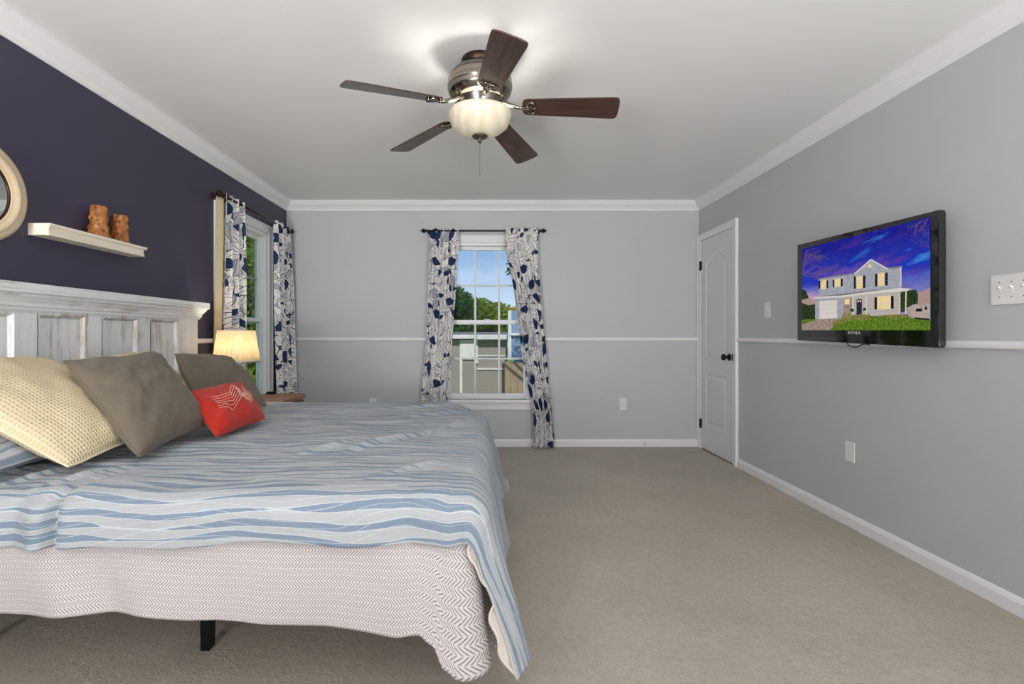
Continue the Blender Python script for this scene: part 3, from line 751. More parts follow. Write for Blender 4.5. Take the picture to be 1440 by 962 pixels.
for k in range(6):
    pl = [zz_ab(a[0] + (b_[0] - a[0]) * k / 5, a[1] + (b_[1] - a[1]) * k / 5) for a, b_ in zip(A_, B_)]
    for s_ in range(4):
        (a0, b0), (a1, b1) = [(q_[0] * .84 - .07, q_[1] * .78) for q_ in (pl[s_], pl[s_ + 1])]; L = math.hypot(a1 - a0, (b1 - b0) * .7); n = max(3, int(L / (.045 if s_ == 0 else .05)))
        for i in range(n):
            t0, t1 = i / n, (i + (.68 if s_ < 2 else .9)) / n
            p0 = pt(a0 + (a1 - a0) * t0, b0 + (b1 - b0) * t0, 1, .0010) - pc; p1 = pt(a0 + (a1 - a0) * t1, b0 + (b1 - b0) * t1, 1, .0010) - pc
            m.tube([p0, p1], .0014, 5)
e = m.build('zigzag_stitching', M['thread'], po, fix=False); e.matrix_parent_inverse = Matrix()

# ------------------------------------------------------------------ curtains and rods
def curtain(name, label, base, dirv, nrm, tab, nf, z0, z1, amp, seed, group, fw=2.0, offs=0.0):
    fw *= .85
    base, dirv, nrm = Vector(base), Vector(dirv), Vector(nrm)
    def lt(z, k):
        if z >= tab[0][0]: return tab[0][k]
        for A, B in zip(tab[:-1], tab[1:]):
            if z >= B[0]:
                t = (A[0] - z) / (A[0] - B[0]); return A[k] + (B[k] - A[k]) * t
        return tab[-1][k]
    def fn(a, b):
        z = z1 + (z0 - z1) * b; s0, s1 = lt(z, 1), lt(z, 2); of = lt(z, 3) if len(tab[0]) > 3 else 0
        ph = seed + .5 * math.sin(z * 1.7 + seed) + .3 * fbm(a * 2, z * 1.2, seed)
        g = 2 * PI * nf * a + ph
        am = amp * (.55 + .45 * min(1, b * 4)) * (.75 + .5 * abs(fbm(a * 3, z * .7, seed + 5)))
        w = am * (math.sin(g) + .25 * math.sin(2 * g + 1.0))
        s = s0 + (s1 - s0) * (a + .22 / nf / (2 * PI) * 2.2 * math.cos(g))
        if z > 2.115: w *= .6 + .4 * math.sin(g * 2)      # gathered heading above the rod
        return base + dirv * s + nrm * (w + of + offs) + Vector((0, 0, z))
    wdt = abs(tab[0][2] - tab[0][1])
    m = MB(); m.grid(fn, 150, 130, uvf=lambda a, b: (a * wdt * fw + seed, (z1 - z0) * (1 - b) + seed * 1.3))
    o = m.build(name, M['floral'], fix=False); solid(o, .002, 0)
    cx = base + dirv * tab[0][1]; 
    tag(o, label, 'curtain', group); return o, fn
def px(x): return (x - 685) / F * 4.80
G1 = 'floral curtains at the two windows'
curtain('curtain', 'blue and white floral curtain left of the back window', (0, 4.80, 0), (1, 0, 0), (0, -1, 0),
        [(2.15, px(605), px(647)), (1.64, px(603), px(643)), (1.10, px(600), px(637)), (.48, px(592), px(632)), (.01, px(588), px(630))], 4.2, .012, 2.155, .026, 2.1, G1)
curtain('curtain', 'blue and white floral curtain right of back window, sweeping to the carpet', (0, 4.80, 0), (1, 0, 0), (0, -1, 0),
        [(2.15, px(711), px(756)), (1.95, px(710), px(755)), (1.62, px(721), px(758)), (1.22, px(729), px(763)), (.92, px(734), px(768)), (.50, px(746), px(773)), (.30, px(751), px(777)), (.01, px(749), px(780))], 4.3, .012, 2.155, .026, 4.6, G1, 1.9, .012)
o1, fn1 = curtain('curtain', 'warm-lit floral curtain hanging directly behind the bedside lamp', (-1.925, 0, 0), (0, 1, 0), (1, 0, 0),
        [(2.15, 3.60, 3.92), (1.2, 3.55, 3.93), (.01, 3.53, 3.95)], 3.6, .012, 2.158, .026, 7.7, G1, 2.4)
m = MB(); m.grid(lambda a, b: Vector((-1.935 - .035 * a, 3.605 - .040 * a - .045 * b, 2.125 - 2.10 * b)) + Vector((0, .004 * math.sin(b * 9), 0)), 6, 60)
o = m.build('lining_edge', M['curtain_lining'], o1, fix=False); o.matrix_parent_inverse = Matrix(); solid(o, .002, 0); o['label'] = 'plain cream lining edge'
curtain('curtain', 'floral curtain in the room corner right of the navy-wall window', (-1.925, 0, 0), (0, 1, 0), (1, 0, 0),
        [(2.15, 4.45, 4.78, 0), (1.6, 4.45, 4.81, .008), (.60, 4.48, 4.83, .03), (.01, 4.48, 4.83, .03)], 3.4, .012, 2.158, .026, 11.2, G1, 2.4)
def rod(label, p0, p1, nrm, mat, big=False):
    p0, p1, nrm = Vector(p0), Vector(p1), Vector(nrm); d = (p1 - p0).normalized()
    root = thing('curtain_rod', label, 'curtain rod', (p0 + p1) / 2 )
    m = MB(); m.tube([p0 + d * .03, p1 - d * .03], .0085, 12); m.build('rod', mat, root)
    prof = [(0, .0085), (.006, .012), (.012, .008), (.018, .010), (.026, .019), (.036, .023), (.046, .019), (.056, .009), (.064, .004), (.067, .001)]
    for P, s in ((p0, 1), (p1, -1)):
        m = MB(); m.tube([P + d * s * (.04 - t) for t, r in prof], [r * (1.15 if big else 1) for t, r in prof], 14); m.build('finial', mat, root)
    for P, s in ((p0, 1), (p1, -1)):
        q = P + d * s * .055; m = MB(); wl = q - nrm * 0; 
        m.tube([q, q - nrm * ROD_D + nrm * .006], .006, 8); m.tube([q - nrm * ROD_D + nrm * .008, q - nrm * ROD_D + nrm * .0005], .022, 14)
        m.tube([q + Vector((0, 0, -.011)) + d * .006, q + Vector((0, 0, -.011)) - d * .006], .010, 10)
        m.build('bracket', mat, root)
    return root
ROD_D = .09
rod('thin black curtain rod with pointed finials above the back window', (-.625, 4.80, 2.132), (.555, 4.80, 2.132), (0, -1, 0), M['black'])
ROD_D = .075
rod('bronze curtain rod with round knobs on the navy wall', (-1.925, 3.52, 2.13), (-1.925, 4.825, 2.13), (1, 0, 0), M['bronze'], True)

# ------------------------------------------------------------------ shelf + carved candle holders
t = thing('wall_shelf', 'whitewashed floating wall shelf on the navy wall above the headboard', 'shelf', (XL, 2.44, 1.60))
m = MB(); spf = [(0, 1.549), (.088, 1.549), (.088, 1.556), (.084, 1.562), (.084, 1.582), (.088, 1.586), (.098, 1.588), (.100, 1.600), (0, 1.600)]
n = len(spf); vs = [(XL + d + .0005, y + (0 if d == 0 else s * (d - .1) * .5), z) for y, s in ((2.136, -1), (2.745, 1)) for d, z in spf]
m.add(vs, [(j, (j + 1) % n, n + (j + 1) % n, n + j) for j in range(n)] + [tuple(range(n))[::-1], tuple(range(n, 2 * n))]); m.build('shelf_board', M['shelf'], t)
def holder(label, y, h, r, seed):
    cx = XL + .052
    t = thing('candle_holder', label, 'candle holder', (cx, y, 1.6005), 'carved wooden candle holders on the wall shelf')
    def wob(a, z): return 1 + .10 * fbm(math.cos(a) * 2 + seed, math.sin(a) * 2, z * 26) + .05 * math.sin(a * 3 + seed + z * 30)
    pr = []
    for k in range(29):
        f = k / 28; rr = r * (1.10 - .22 * f) * (1 + .085 * math.sin(f * PI * 2 * 3.6 + .5) + (.10 * (f < .22)))
        pr.append((rr, f * h))
    pr = [(0, 0)] + pr + [(r * .62, h), (r * .60, h - .02), (0, h - .021)]
    m = MB(); m.lathe(pr, (cx, y, 1.6005), 36, wob=wob); m.build('carved_body', M['carved'], t)
    m = MB(); m.lathe([(0, h - .019), (r * .5, h - .019), (r * .5, h - .008), (0, h - .006)], (cx, y, 1.6005), 20); m.build('wax_fill', M['shelf'], t)
holder('taller carved wooden candle holder, nearer the round mirror', 2.462, .158, .039, 2)
holder('shorter carved wooden candle holder, nearer the window', 2.600, .146, .038, 9)

# ------------------------------------------------------------------ round mirror
t = thing('wall_mirror', 'round mirror in a chunky whitewashed wooden frame at the left edge', 'mirror', (XL, 1.902, 1.684))
m = MB(); Ri, Ro = .143, .210
fp = [(Ro - .004, .0006), (Ro, .012), (Ro - .004, .026), (Ro - .018, .034), (Ro - .030, .030), (Ro - .036, .033), (Ro - .050, .030), (Ri + .010, .018), (Ri, .014), (Ri - .002, .004), (Ro - .004, .0006)]
m.lathe([(r, -x) for r, x in fp], seg=72, axis='X'); m.v = [(-x, y, z) for x, y, z in m.v]
o = m.build('mirror_frame', M['mframe'], t); o.matrix_parent_inverse = Matrix()
m = MB(); m.lathe([(0, .010), (Ri - .001, .010), (Ri - .001, .004)], seg=64, axis='X', smooth=False); o = m.build('mirror_glass', M['mirror'], t); o.matrix_parent_inverse = Matrix()
m = MB(); m.lathe([(Ri + .0005, .0145), (Ri - .006, .0150), (Ri - .006, .0102)], seg=64, axis='X'); o = m.build('inner_rim', M['bronze'], t); o.matrix_parent_inverse = Matrix()

# ------------------------------------------------------------------ nightstand, lamp
t = thing('nightstand', 'wooden nightstand under the window at the far side of the bed', 'nightstand', (-1.69, 3.73, 0))
NX0, NX1, NY0, NY1 = -1.865, -1.515, 3.335, 4.13
m = MB(); m.prism(rrect(NX1 - NX0, NY1 - NY0, .05, 6, (NX0 + NX1) / 2, (NY0 + NY1) / 2), .590, .622); m.build('tabletop', M['table_wood'], t, bevel=.006)
m = MB(); m.box((NX0 + .02, NY0 + .03, .22), (NX1 - .025, NY1 - .03, .589)); m.build('cabinet_body', M['table_wood'], t, bevel=.003)
for z0_, z1_ in ((.24, .40), (.415, .575)):
    m = MB(); m.box((NX1 - .024, NY0 + .05, z0_), (NX1 - .008, NY1 - .05, z1_)); d_ = m.build('drawer', M['table_wood'], t, bevel=.003)
    m = MB(); m.lathe([(0, 0), (.006, 0), (.006, .012), (.014, .018), (.014, .024), (0, .027)], (NX1 - .008, (NY0 + NY1) / 2, (z0_ + z1_) / 2), 16, axis='X'); k = m.build('knob', M['bronze'], d_)
    k.matrix_parent_inverse = Matrix()
for x in (NX0 + .045, NX1 - .05):
    for y in (NY0 + .055, NY1 - .055):
        m = MB(); m.tube([(x, y, 0), (x, y, .22)], [.014, .022], 12); m.build('leg', M['table_wood'], t)
m = MB(); m.box((-1.83, 4.06, .6225), (-1.76, 4.10, .638)); m.box((-1.822, 4.066, .638), (-1.768, 4.094, .642)); tag(m.build('remote_control', M['black'], bevel=.003), 'small dark gadget lying on the nightstand near the wall', 'remote')
lx, ly = -1.722, 3.372
t = thing('table_lamp', 'lit table lamp with pale pleated shade on the nightstand', 'lamp', (lx, ly, .6225))
m = MB(); m.lathe([(0, 0), (.062, 0), (.064, .010), (.045, .020), (.022, .034), (.030, .060), (.052, .095), (.058, .130), (.044, .168), (.022, .195), (.018, .215), (.026, .225), (.012, .235), (.010, .300), (0, .300)], (lx, ly, .6225), 36); m.build('lamp_base', M['nickel'], t)
def shade_w(a, z): return 1 + .006 * math.sin(a * 60)
m = MB(); m.lathe([(.147, .934), (.117, 1.143)], (lx, ly, 0), 240, wob=shade_w, uvs=True); o = solid(m.build('lamp_shade', M['shade'], t, fix=False), .0015, 0)
for z, r in ((.934, .1485), (1.143, .118)):
    m = MB(); m.tube([(lx + r * math.cos(k * PI / 24), ly + r * math.sin(k * PI / 24), z) for k in range(49)], .0028, 6, cap=False); m.build('shade_trim', M['lining'], t)
m = MB(); m.lathe([(0, 0), (.012, .005), (.016, .02), (.030, .055), (.028, .078), (.012, .094), (0, .097)], (lx, ly, .93), 20)
b = NB('lit_bulb'); em = b.n('Emission'); em.inputs[0].default_value = (1, .84, .6, 1); em.inputs[1].default_value = 14; b.t.links.new(em.outputs[0], b.out.inputs[0]); M['bulb'] = b.m
m.build('bulb', M['bulb'], t)
L = light('lamp_light', 'POINT', (lx, ly, 1.045), (0, 0, 0), 3.8, (1, .87, .66), shadow_soft_size=.03)

# ------------------------------------------------------------------ ceiling fan
FX, FY, BZ = -.035, 2.37, 2.168
fan = thing('ceiling_fan', 'brushed nickel ceiling fan with five dark walnut blades and glass bowl', 'ceiling fan', (FX, FY, ZC))
m = MB(); m.lathe([(.0, 2.4395), (.088, 2.4395), (.090, 2.425), (.080, 2.405), (.070, 2.398), (0, 2.398)], (FX, FY, 0), 48); m.build('canopy', M['bronze'], fan)
m = MB(); m.lathe([(.070, 2.400), (.085, 2.398), (.110, 2.386), (.116, 2.380), (.120, 2.384), (.132, 2.372), (.142, 2.356), (.145, 2.346), (.150, 2.350), (.154, 2.338), (.150, 2.326), (.152, 2.318), (.157, 2.312), (.156, 2.298),
           (.150, 2.290), (.152, 2.282), (.146, 2.270), (.132, 2.254), (.116, 2.242), (.106, 2.238), (.108, 2.232), (.100, 2.228), (.102, 2.222), (.092, 2.216), (.094, 2.210), (.084, 2.204), (0, 2.2035)], (FX, FY, 0), 72); m.build('motor_housing', M['nickel'], fan)
m = MB(); m.lathe([(.058, 2.203), (.062, 2.202), (.064, 2.198), (.100, 2.194), (.102, 2.188), (.098, 2.184), (.012, 2.182), (.012, 2.078), (0, 2.078)], (FX, FY, 0), 56); m.build('light_fitter', M['darkcap'], fan)
bowl_p = [(.147, 2.184), (.150, 2.178), (.150, 2.168), (.145, 2.150), (.134, 2.126), (.110, 2.104), (.078, 2.086), (.045, 2.077), (.012, 2.074)]
m = MB(); m.lathe(bowl_p, (0, 0, -2.12), 64); o = m.build('glass_bowl', M['bowl'], fan, fix=False); o.matrix_parent_inverse = Matrix(); o.location = (0, 0, 2.12 - ZC)
solid(o, .004, 0)
m = MB(); m.lathe([(0, 2.0735), (.036, 2.0735), (.038, 2.070), (.030, 2.064), (.012, 2.060), (.009, 2.052), (.011, 2.046), (.006, 2.040), (0, 2.039)], (FX, FY, 0), 28); m.build('bottom_finial', M['darkcap'], fan)
m = MB(); m.tube([(FX, FY, 2.04), (FX, FY, 1.895)], .0012, 6)
for k in range(36): m.lathe([(0, -.0016), (.0018, 0), (0, .0016)], (FX, FY, 2.036 - k * .004), 6)
m.lathe([(0, 0), (.003, .002), (.0035, .012), (0, .016)], (FX, FY, 1.882), 10); m.build('pull_chain', M['chain'], fan)
for k in range(3):
    light('fan_light', 'POINT', (FX + .095 * math.cos(k * 2.094 + .5), FY + .095 * math.sin(k * 2.094 + .5), 2.128), (0, 0, 0), 2.8, (1, .95, .88), shadow_soft_size=.025)
def blade_outline():
    pts = []; r0, r1 = .205, .656; w0, w1 = .054, .071
    for k in range(9):                                   # rounded tip, shallow bow
        a = -1 + 2 * k / 8; pts.append((r1 - .010 - .012 * a * a, w1 * a * .80))
    tip = []
    for k in range(13):
        a = R(-90 + 180 * k / 12); ex = math.copysign(abs(math.cos(a)) ** .45, math.cos(a)); ey = math.copysign(abs(math.sin(a)) ** .55, math.sin(a))
        tip.append((r1 - .035 + .035 * ex, w1 * ey))
    root = []
    for k in range(11):
        a = R(90 + 180 * k / 10); ex = math.copysign(abs(math.cos(a)) ** .7, math.cos(a)); ey = math.copysign(abs(math.sin(a)) ** .6, math.sin(a))
        root.append((r0 + .035 + .035 * ex, w0 * ey))
    return tip + root
BO = blade_outline(); PITCH = R(-14)
for k in range(5):
    A = R(208.5 - 72 * k); ca, sa = math.cos(A), math.sin(A); cp, sp_ = math.cos(PITCH), math.sin(PITCH)
    def to(x, y, z, lift=0.0):
        yy, zz = y * cp - z * sp_, y * sp_ + z * cp        # pitch about the blade's length
        return (FX + x * ca - yy * sa, FY + x * sa + yy * ca, BZ + zz + lift)
    # local frame object so that the grain runs along each blade
    bm_ = MB(); bm_.prism(BO, -.003, .003)
    o = bm_.build('fan_blade', M['walnut'], fan, bevel=.0015)
    o.matrix_parent_inverse = Matrix(); o.rotation_mode = 'QUATERNION'
    o.matrix_local = Matrix.Translation((0, 0, BZ + .049 - ZC)) @ Matrix.Rotation(A, 4, 'Z') @ Matrix.Rotation(math.atan(.075), 4, 'Y') @ Matrix.Rotation(PITCH, 4, 'X')
    # blade iron under the blade root: arm + pierced trefoil plate (in blade frame)
    m = MB()
    zz = -.0075
    m.tube([(.085, 0, .022), (.115, 0, .020), (.150, 0, .008), (.185, 0, -.004), (.215, 0, -.008)], [.010, .011, .010, .009, .008], 10)
    def loop2(cx, cy, rx, ry, rot, r=.0042):
        pts = []
        for i in range(19):
            a = 2 * PI * i / 18; x_, y_ = rx * math.cos(a), ry * math.sin(a)
            pts.append((cx + x_ * math.cos(rot) - y_ * math.sin(rot), cy + x_ * math.sin(rot) + y_ * math.cos(rot), zz))
        m.tube(pts, r, 7, cap=False)
    loop2(.232, 0, .022, .010, 0); loop2(.240, .021, .022, .009, R(52)); loop2(.240, -.021, .022, .009, R(-52))
    m.tube([(.256, .034, zz), (.268, .018, zz), (.262, 0, zz), (.268, -.018, zz), (.256, -.034, zz)], .0045, 7)
    for (sx, sy) in ((.256, .034), (.256, -.034), (.264, 0)): m.lathe([(0, -.014), (.006, -.013), (.008, -.009), (.008, -.0031)], (sx, sy, 0), 10)
    ir = m.build('blade_iron', M['nickel'], o, fix=False); ir.matrix_parent_inverse = Matrix()

# ------------------------------------------------------------------ television
TVX = 2.03
tv = thing('television', 'black flat television mounted on right grey wall showing a house', 'television', (XR, 2.71, 1.38))
def tp(x, y): # photo pixel -> point (Y, Z) on the screen plane
    Y = F * TVX / (x - 685); return Y, CAMZ - (y - 471) / F * Y
c_o = [tp(1121, 344.5), tp(1320, 295), tp(1320, 489.5), tp(1121, 478.5)]
def quadpr(m, q, x0, x1, mi=0, sh=0.0):
    vs = [(x0, y, z) for y, z in q] + [(x1, y + (sh if i in (1, 2) else -sh), z + (-sh if i < 2 else sh)) for i, (y, z) in enumerate(q)]
    m.add(vs, [(0, 1, 2, 3), (7, 6, 5, 4), (0, 4, 5, 1), (1, 5, 6, 2), (2, 6, 7, 3), (3, 7, 4, 0)], mi)
m = MB(); quadpr(m, c_o, TVX + .0008, TVX + .028); m.build('bezel', M['tvblack'], tv, bevel=.004)
m = MB(); quadpr(m, c_o, TVX + .0285, TVX + .044, sh=.012); m.build('back_shell', M['tvmatte'], tv, bevel=.004)
m = MB(); m.box((TVX + .045, 2.50, 1.2), (XR - .0006, 2.90, 1.54)); m.build('wall_mount', M['black'], tv, bevel=.003)
scr = [(118, 298), (882, 105), (882, 779), (118, 773)]   # in a 4.235x view whose origin is (1100,280)
m = MB(); m.add([(TVX, *tp(1100 + x / 4.235, 280 + y / 4.235)) for x, y in scr], [(3, 2, 1, 0)])
b = NB('screen_sky'); co = b.sep(b.coord())
y_, z_ = co[1], co[2]
n1 = b.noise(b.comb(b.m_('MULTIPLY', y_, 3.0), b.m_('MULTIPLY', b.m_('ADD', z_, b.m_('MULTIPLY', y_, .18)), 11)), 1, 5, .6)
hgt = b.mapr(z_, 1.28, 1.62)
c_ = b.mix(b.mapr(hgt, .0, .45), rgb(150, 150, 205), rgb(36, 58, 190)); c_ = b.mix(b.mapr(hgt, .5, 1.0), c_, rgb(24, 28, 150))
c_ = b.mix(b.m_('MULTIPLY', b.mapr(n1, .50, .70), b.mapr(hgt, .2, .8, .9, .18)), c_, b.mix(b.mapr(y_, 2.3, 3.1), rgb(92, 50, 130), rgb(226, 140, 170)))
c_ = b.mix(b.m_('MULTIPLY', b.mapr(n1, .46, .34), b.mapr(y_, 2.9, 2.4)), c_, rgb(70, 140, 226))
c_ = b.mix(b.m_('MULTIPLY', b.mapr(y_, 2.75, 3.15), b.mapr(z_, 1.42, 1.28, 0, .8)), c_, rgb(226, 200, 220))
em = b.n('Emission'); b.set(em.inputs[0], c_); em.inputs[1].default_value = .85; gl = b.n('BsdfGlossy'); gl.inputs['Roughness'].default_value = .05
fr = b.n('Fresnel'); fr.inputs[0].default_value = 1.4; mx = b.n('MixShader'); b.set(mx.inputs[0], b.m_('MULTIPLY', fr.outputs[0], .3)); b.t.links.new(em.outputs[0], mx.inputs[1]); b.t.links.new(gl.outputs[0], mx.inputs[2]); b.t.links.new(mx.outputs[0], b.out.inputs[0])
screen = m.build('screen', b.m, tv, fix=False)
def emis(name, c, c2=None, sc=60, st=.85):
    b = NB(name); em = b.n('Emission'); em.inputs[1].default_value = st
    b.set(em.inputs[0], b.mix(b.mapr(b.noise(b.coord(), sc, 3), .35, .65), rgb(*c), rgb(*(c2 or c)))); b.t.links.new(em.outputs[0], b.out.inputs[0]); return b.m
E = {'wall': emis('screen_siding', (176, 178, 188), (160, 164, 176), 40), 'trim': emis('screen_trim', (222, 216, 208)), 'roof': emis('screen_roof', (150, 146, 150), (120, 116, 124)),
     'win': emis('screen_window', (252, 228, 172), (240, 208, 150), 120), 'dark': emis('screen_dark', (28, 28, 36)), 'door': emis('screen_door', (44, 52, 66)), 'grass': emis('screen_grass', (112, 142, 46), (70, 104, 30), 70),
     'drive': emis('screen_drive', (176, 156, 140), (140, 124, 116), 60), 'bush': emis('screen_bush', (60, 78, 46), (30, 40, 26), 90), 'ggrass': emis('screen_garden', (150, 150, 80), (110, 96, 50), 120),
     'rv': emis('screen_camper', (196, 178, 170), (172, 156, 150)), 'twig': emis('screen_twigs', (96, 84, 120)), 'tan': emis('screen_far_roof', (178, 150, 142)), 'pw': emis('screen_porch', (190, 184, 176)), 'leaf': emis('screen_leaves', (140, 118, 84), (70, 60, 60), 200)}
EK = list(E); m = MB(); lay = [0]
def P_(key, *pts):
    lay[0] += 1; off = TVX - .00012 - .000004 * lay[0]
    vs = [(off, *tp(1110 + x / 5.66, 320 + y / 5.66)) for x, y in pts]; m.add(vs, [tuple(range(len(vs)))[::-1]], EK.index(key))
def Rr(key, x0, y0, x1, y1, sk=0): P_(key, (x0, y0), (x1, y0 + sk), (x1, y1 + sk), (x0, y1))
def LN(key, x0, y0, x1, y1, w):
    dx, dy = x1 - x0, y1 - y0; L = math.hypot(dx, dy); nx, ny = -dy / L * w / 2, dx / L * w / 2
    P_(key, (x0 + nx, y0 + ny), (x1 + nx, y1 + ny), (x1 - nx, y1 - ny), (x0 - nx, y0 - ny))
rnd = random.Random(4)
P_('tan', (1020, 520), (1122, 480), (1122, 610), (1020, 610)); P_('bush', (880, 520), (940, 500), (1010, 495), (1025, 540), (1020, 640), (880, 680))
P_('tan', (100, 570), (160, 560), (215, 590), (215, 640), (100, 640)); P_('bush', (100, 600), (150, 618), (205, 610), (210, 740), (100, 740)); P_('bush', (100, 495), (130, 500), (155, 560), (100, 575))
P_('grass', (98, 735), (430, 715), (700, 690), (1123, 735), (1123, 817), (99, 817)); P_('drive', (98, 770), (240, 728), (420, 725), (320, 817), (99, 817))
P_('wall', (235, 405), (520, 372), (650, 258), (780, 330), (888, 318), (888, 490), (560, 520), (235, 545)); P_('roof', (235, 405), (340, 385), (520, 358), (526, 372), (235, 412)); 
P_('roof', (770, 322), (895, 305), (898, 318), (785, 335))
LN('trim', 520, 368, 650, 255, 10); LN('trim', 650, 255, 784, 330, 10); LN('trim', 888, 315, 888, 472, 9); LN('trim', 425, 392, 425, 525, 5)
for x0, y0, x1, y1 in ((250, 420, 294, 492), (362, 408, 408, 474), (535, 386, 584, 488), (706, 362, 756, 468)): Rr('win', x0, y0, x1, y1, -4); LN('trim', x0, (y0 + y1) / 2, x1, (y0 + y1) / 2 - 3, 3)
for x0, y0, x1, y1 in ((234, 424, 247, 488), (296, 422, 310, 484), (345, 418, 358, 478), (410, 408, 426, 470), (513, 390, 530, 488), (587, 382, 606, 482), (682, 370, 701, 470), (763, 360, 784, 462)): Rr('dark', x0, y0, x1, y1, -2)
P_('win', (620, 316), (640, 284), (662, 312), (640, 322))
P_('wall', (205, 560), (430, 548), (430, 722), (205, 732)); P_('pw', (430, 540), (640, 512), (885, 490), (885, 692), (430, 718))
for k in range(5): LN('roof', 430, 575 + k * 28, 878, 550 + k * 28, 1.5)
for k in range(5): LN('roof', 205, 585 + k * 30, 250, 583 + k * 30, 1.5); LN('roof', 236, 435 + k * 22, 886, 350 + k * 30, 1.2)
P_('trim', (192, 556), (430, 540), (640, 500), (880, 480), (975, 488), (940, 505), (640, 528), (430, 556), (205, 566))
P_('roof', (245, 546), (430, 525), (640, 500), (880, 480), (640, 510), (430, 540))
P_('trim', (240, 584), (380, 578), (380, 720), (240, 728)); 
for k in range(3): LN('pw', 240, 618 + k * 32, 380, 612 + k * 32, 2)
P_('drive', (432, 562), (498, 558), (498, 705), (432, 708)); P_('win', (440, 570), (480, 566), (480, 612), (440, 614))
P_('door', (535, 572), (578, 570), (578, 695), (535, 698)); Rr('win', 541, 580, 553, 594); Rr('win', 560, 579, 572, 593)
for x in (505, 612): LN('trim', x, 548, x, 700, 9)
P_('win', (700, 548), (808, 540), (808, 648), (700, 654)); LN('trim', 754, 545, 754, 650, 5); LN('trim', 700, 603, 808, 596, 3)
Rr('dark', 678, 555, 698, 652); Rr('dark', 809, 545, 831, 646)
LN('trim', 930, 498, 926, 690, 10); LN('trim', 878, 525, 878, 690, 6); P_('bush', (484, 650), (512, 644), (515, 668), (488, 672)); P_('bush', (586, 642), (610, 636), (612, 660), (588, 664))
P_('rv', (935, 640), (990, 612), (1100, 600), (1122, 610), (1122, 736), (1000, 722), (940, 690)); Rr('dark', 1008, 646, 1058, 668); Rr('dark', 1080, 630, 1096, 656); Rr('dark', 1000, 715, 1118, 728, 10); LN('tan', 940, 675, 1118, 700, 4)
P_('ggrass', (420, 712), (470, 694), (560, 700), (640, 690), (640, 735), (560, 742), (430, 740)); P_('ggrass', (690, 705), (760, 695), (930, 690), (980, 715), (820, 722)); P_('ggrass', (330, 770), (400, 725), (440, 745), (370, 790))
for x in range(420, 640, 12): LN('ggrass', x, 730, x + rnd.uniform(-8, 8), 685 + rnd.uniform(-6, 10), 5)
# bare branches on the left, leafy twigs on the upper right
LN('twig', 102, 360, 190, 368, 8); LN('twig', 190, 368, 300, 356, 6); LN('twig', 300, 356, 420, 340, 4); LN('twig', 110, 330, 140, 180, 9); LN('twig', 135, 215, 280, 222, 4); LN('twig', 140, 185, 200, 165, 4)
def top_at(x): return 174 - (x - 101) * .2527
def branch(x, y, a, l, w, d):
    x2, y2 = x + l * math.cos(a), y + l * math.sin(a)
    if not (104 < x2 < 1118) or y2 < top_at(x2) + 4: return
    LN('twig', x, y, x2, y2, w)
    if d > 0:
        for q in range(3): t = rnd.uniform(.45, 1); branch(x + (x2 - x) * t, y + (y2 - y) * t, a + rnd.uniform(-.75, .75), l * rnd.uniform(.5, .8), w * .55, d - 1)
for x, y, a, l in ((112, 340, -1.3, 70), (140, 222, .05, 70), (190, 362, -.2, 80), (130, 300, -.7, 90), (110, 380, .1, 80), (160, 215, .4, 80), (200, 300, .3, 70), (300, 352, -.4, 60)): branch(x, y, a, l, 5, 3)
for x, a in ((1110, 2.2), (1100, 1.9), (1060, 2.3), (1040, 2.0), (1112, 2.7)): branch(x, top_at(x) + 8, a, 80, 4, 2)
for k in range(260):
    x = max(880, 1114 - abs(rnd.gauss(0, 85))); y0_ = top_at(x) + 8; y = y0_ + (190 - y0_) * rnd.random() * (1 - (1118 - x) / 420)
    s_ = rnd.uniform(2.5, 6); P_('leaf', (x, y), (x + s_ * .7, y - s_ * .6), (x + s_, y + s_ * .3), (x + .4 * s_, y + s_))
o = m.build('screen_picture', [E[k] for k in EK], screen, fix=False); o.matrix_parent_inverse = Matrix()
# brand lettering on the lower bezel
def lettering(txt, size, c, mat, parent, right, up):
    cu = bpy.data.curves.new('lettering', 'FONT'); cu.body = txt; cu.size = size; cu.extrude = .0003; cu.align_x = 'CENTER'; cu.align_y = 'CENTER'; cu.space_character = 1.25; cu.materials.append(mat)
    tmp = bpy.data.objects.new('lettering_curve', cu); me = bpy.data.meshes.new_from_object(tmp); bpy.data.objects.remove(tmp)
    o = bpy.data.objects.new('lettering', me); COL.objects.link(o); right, up = Vector(right).normalized(), Vector(up).normalized(); n = right.cross(up)
    mt = Matrix((right, up, n)).transposed().to_4x4(); mt.translation = Vector(c); o.parent = parent; o.matrix_parent_inverse = Matrix.Translation(-Vector(parent.location)); o.matrix_basis = mt; return o
ly_, lz_ = tp(1201, 468.3)
cen_l = (TVX + .0001, ly_, lz_)
lettering('DYNEX', .024, cen_l, M['plate'], tv, (0, -1, -.022), (0, -.022, 1))
m = MB(); yy, zz = tp(1180, 470.5); m.lathe([(0, 0), (.0025, 0), (.0025, .0008), (0, .001)], (TVX - .0003, yy, zz), 10, axis='X'); m.build('standby_light', M['chain'], tv)
# cable loop hanging below
pts = [(TVX + .03, *tp(1100 + x / 4.235, 280 + y / 4.235)) for x, y in ((352, 850), (362, 868), (385, 882), (415, 882), (440, 866), (462, 864), (488, 868))]
m = MB(); m.tube(pts, .0028, 8); tag(m.build('hanging_cable', M['black'], fix=False), 'thin black cable drooping below the wall television', 'cable')

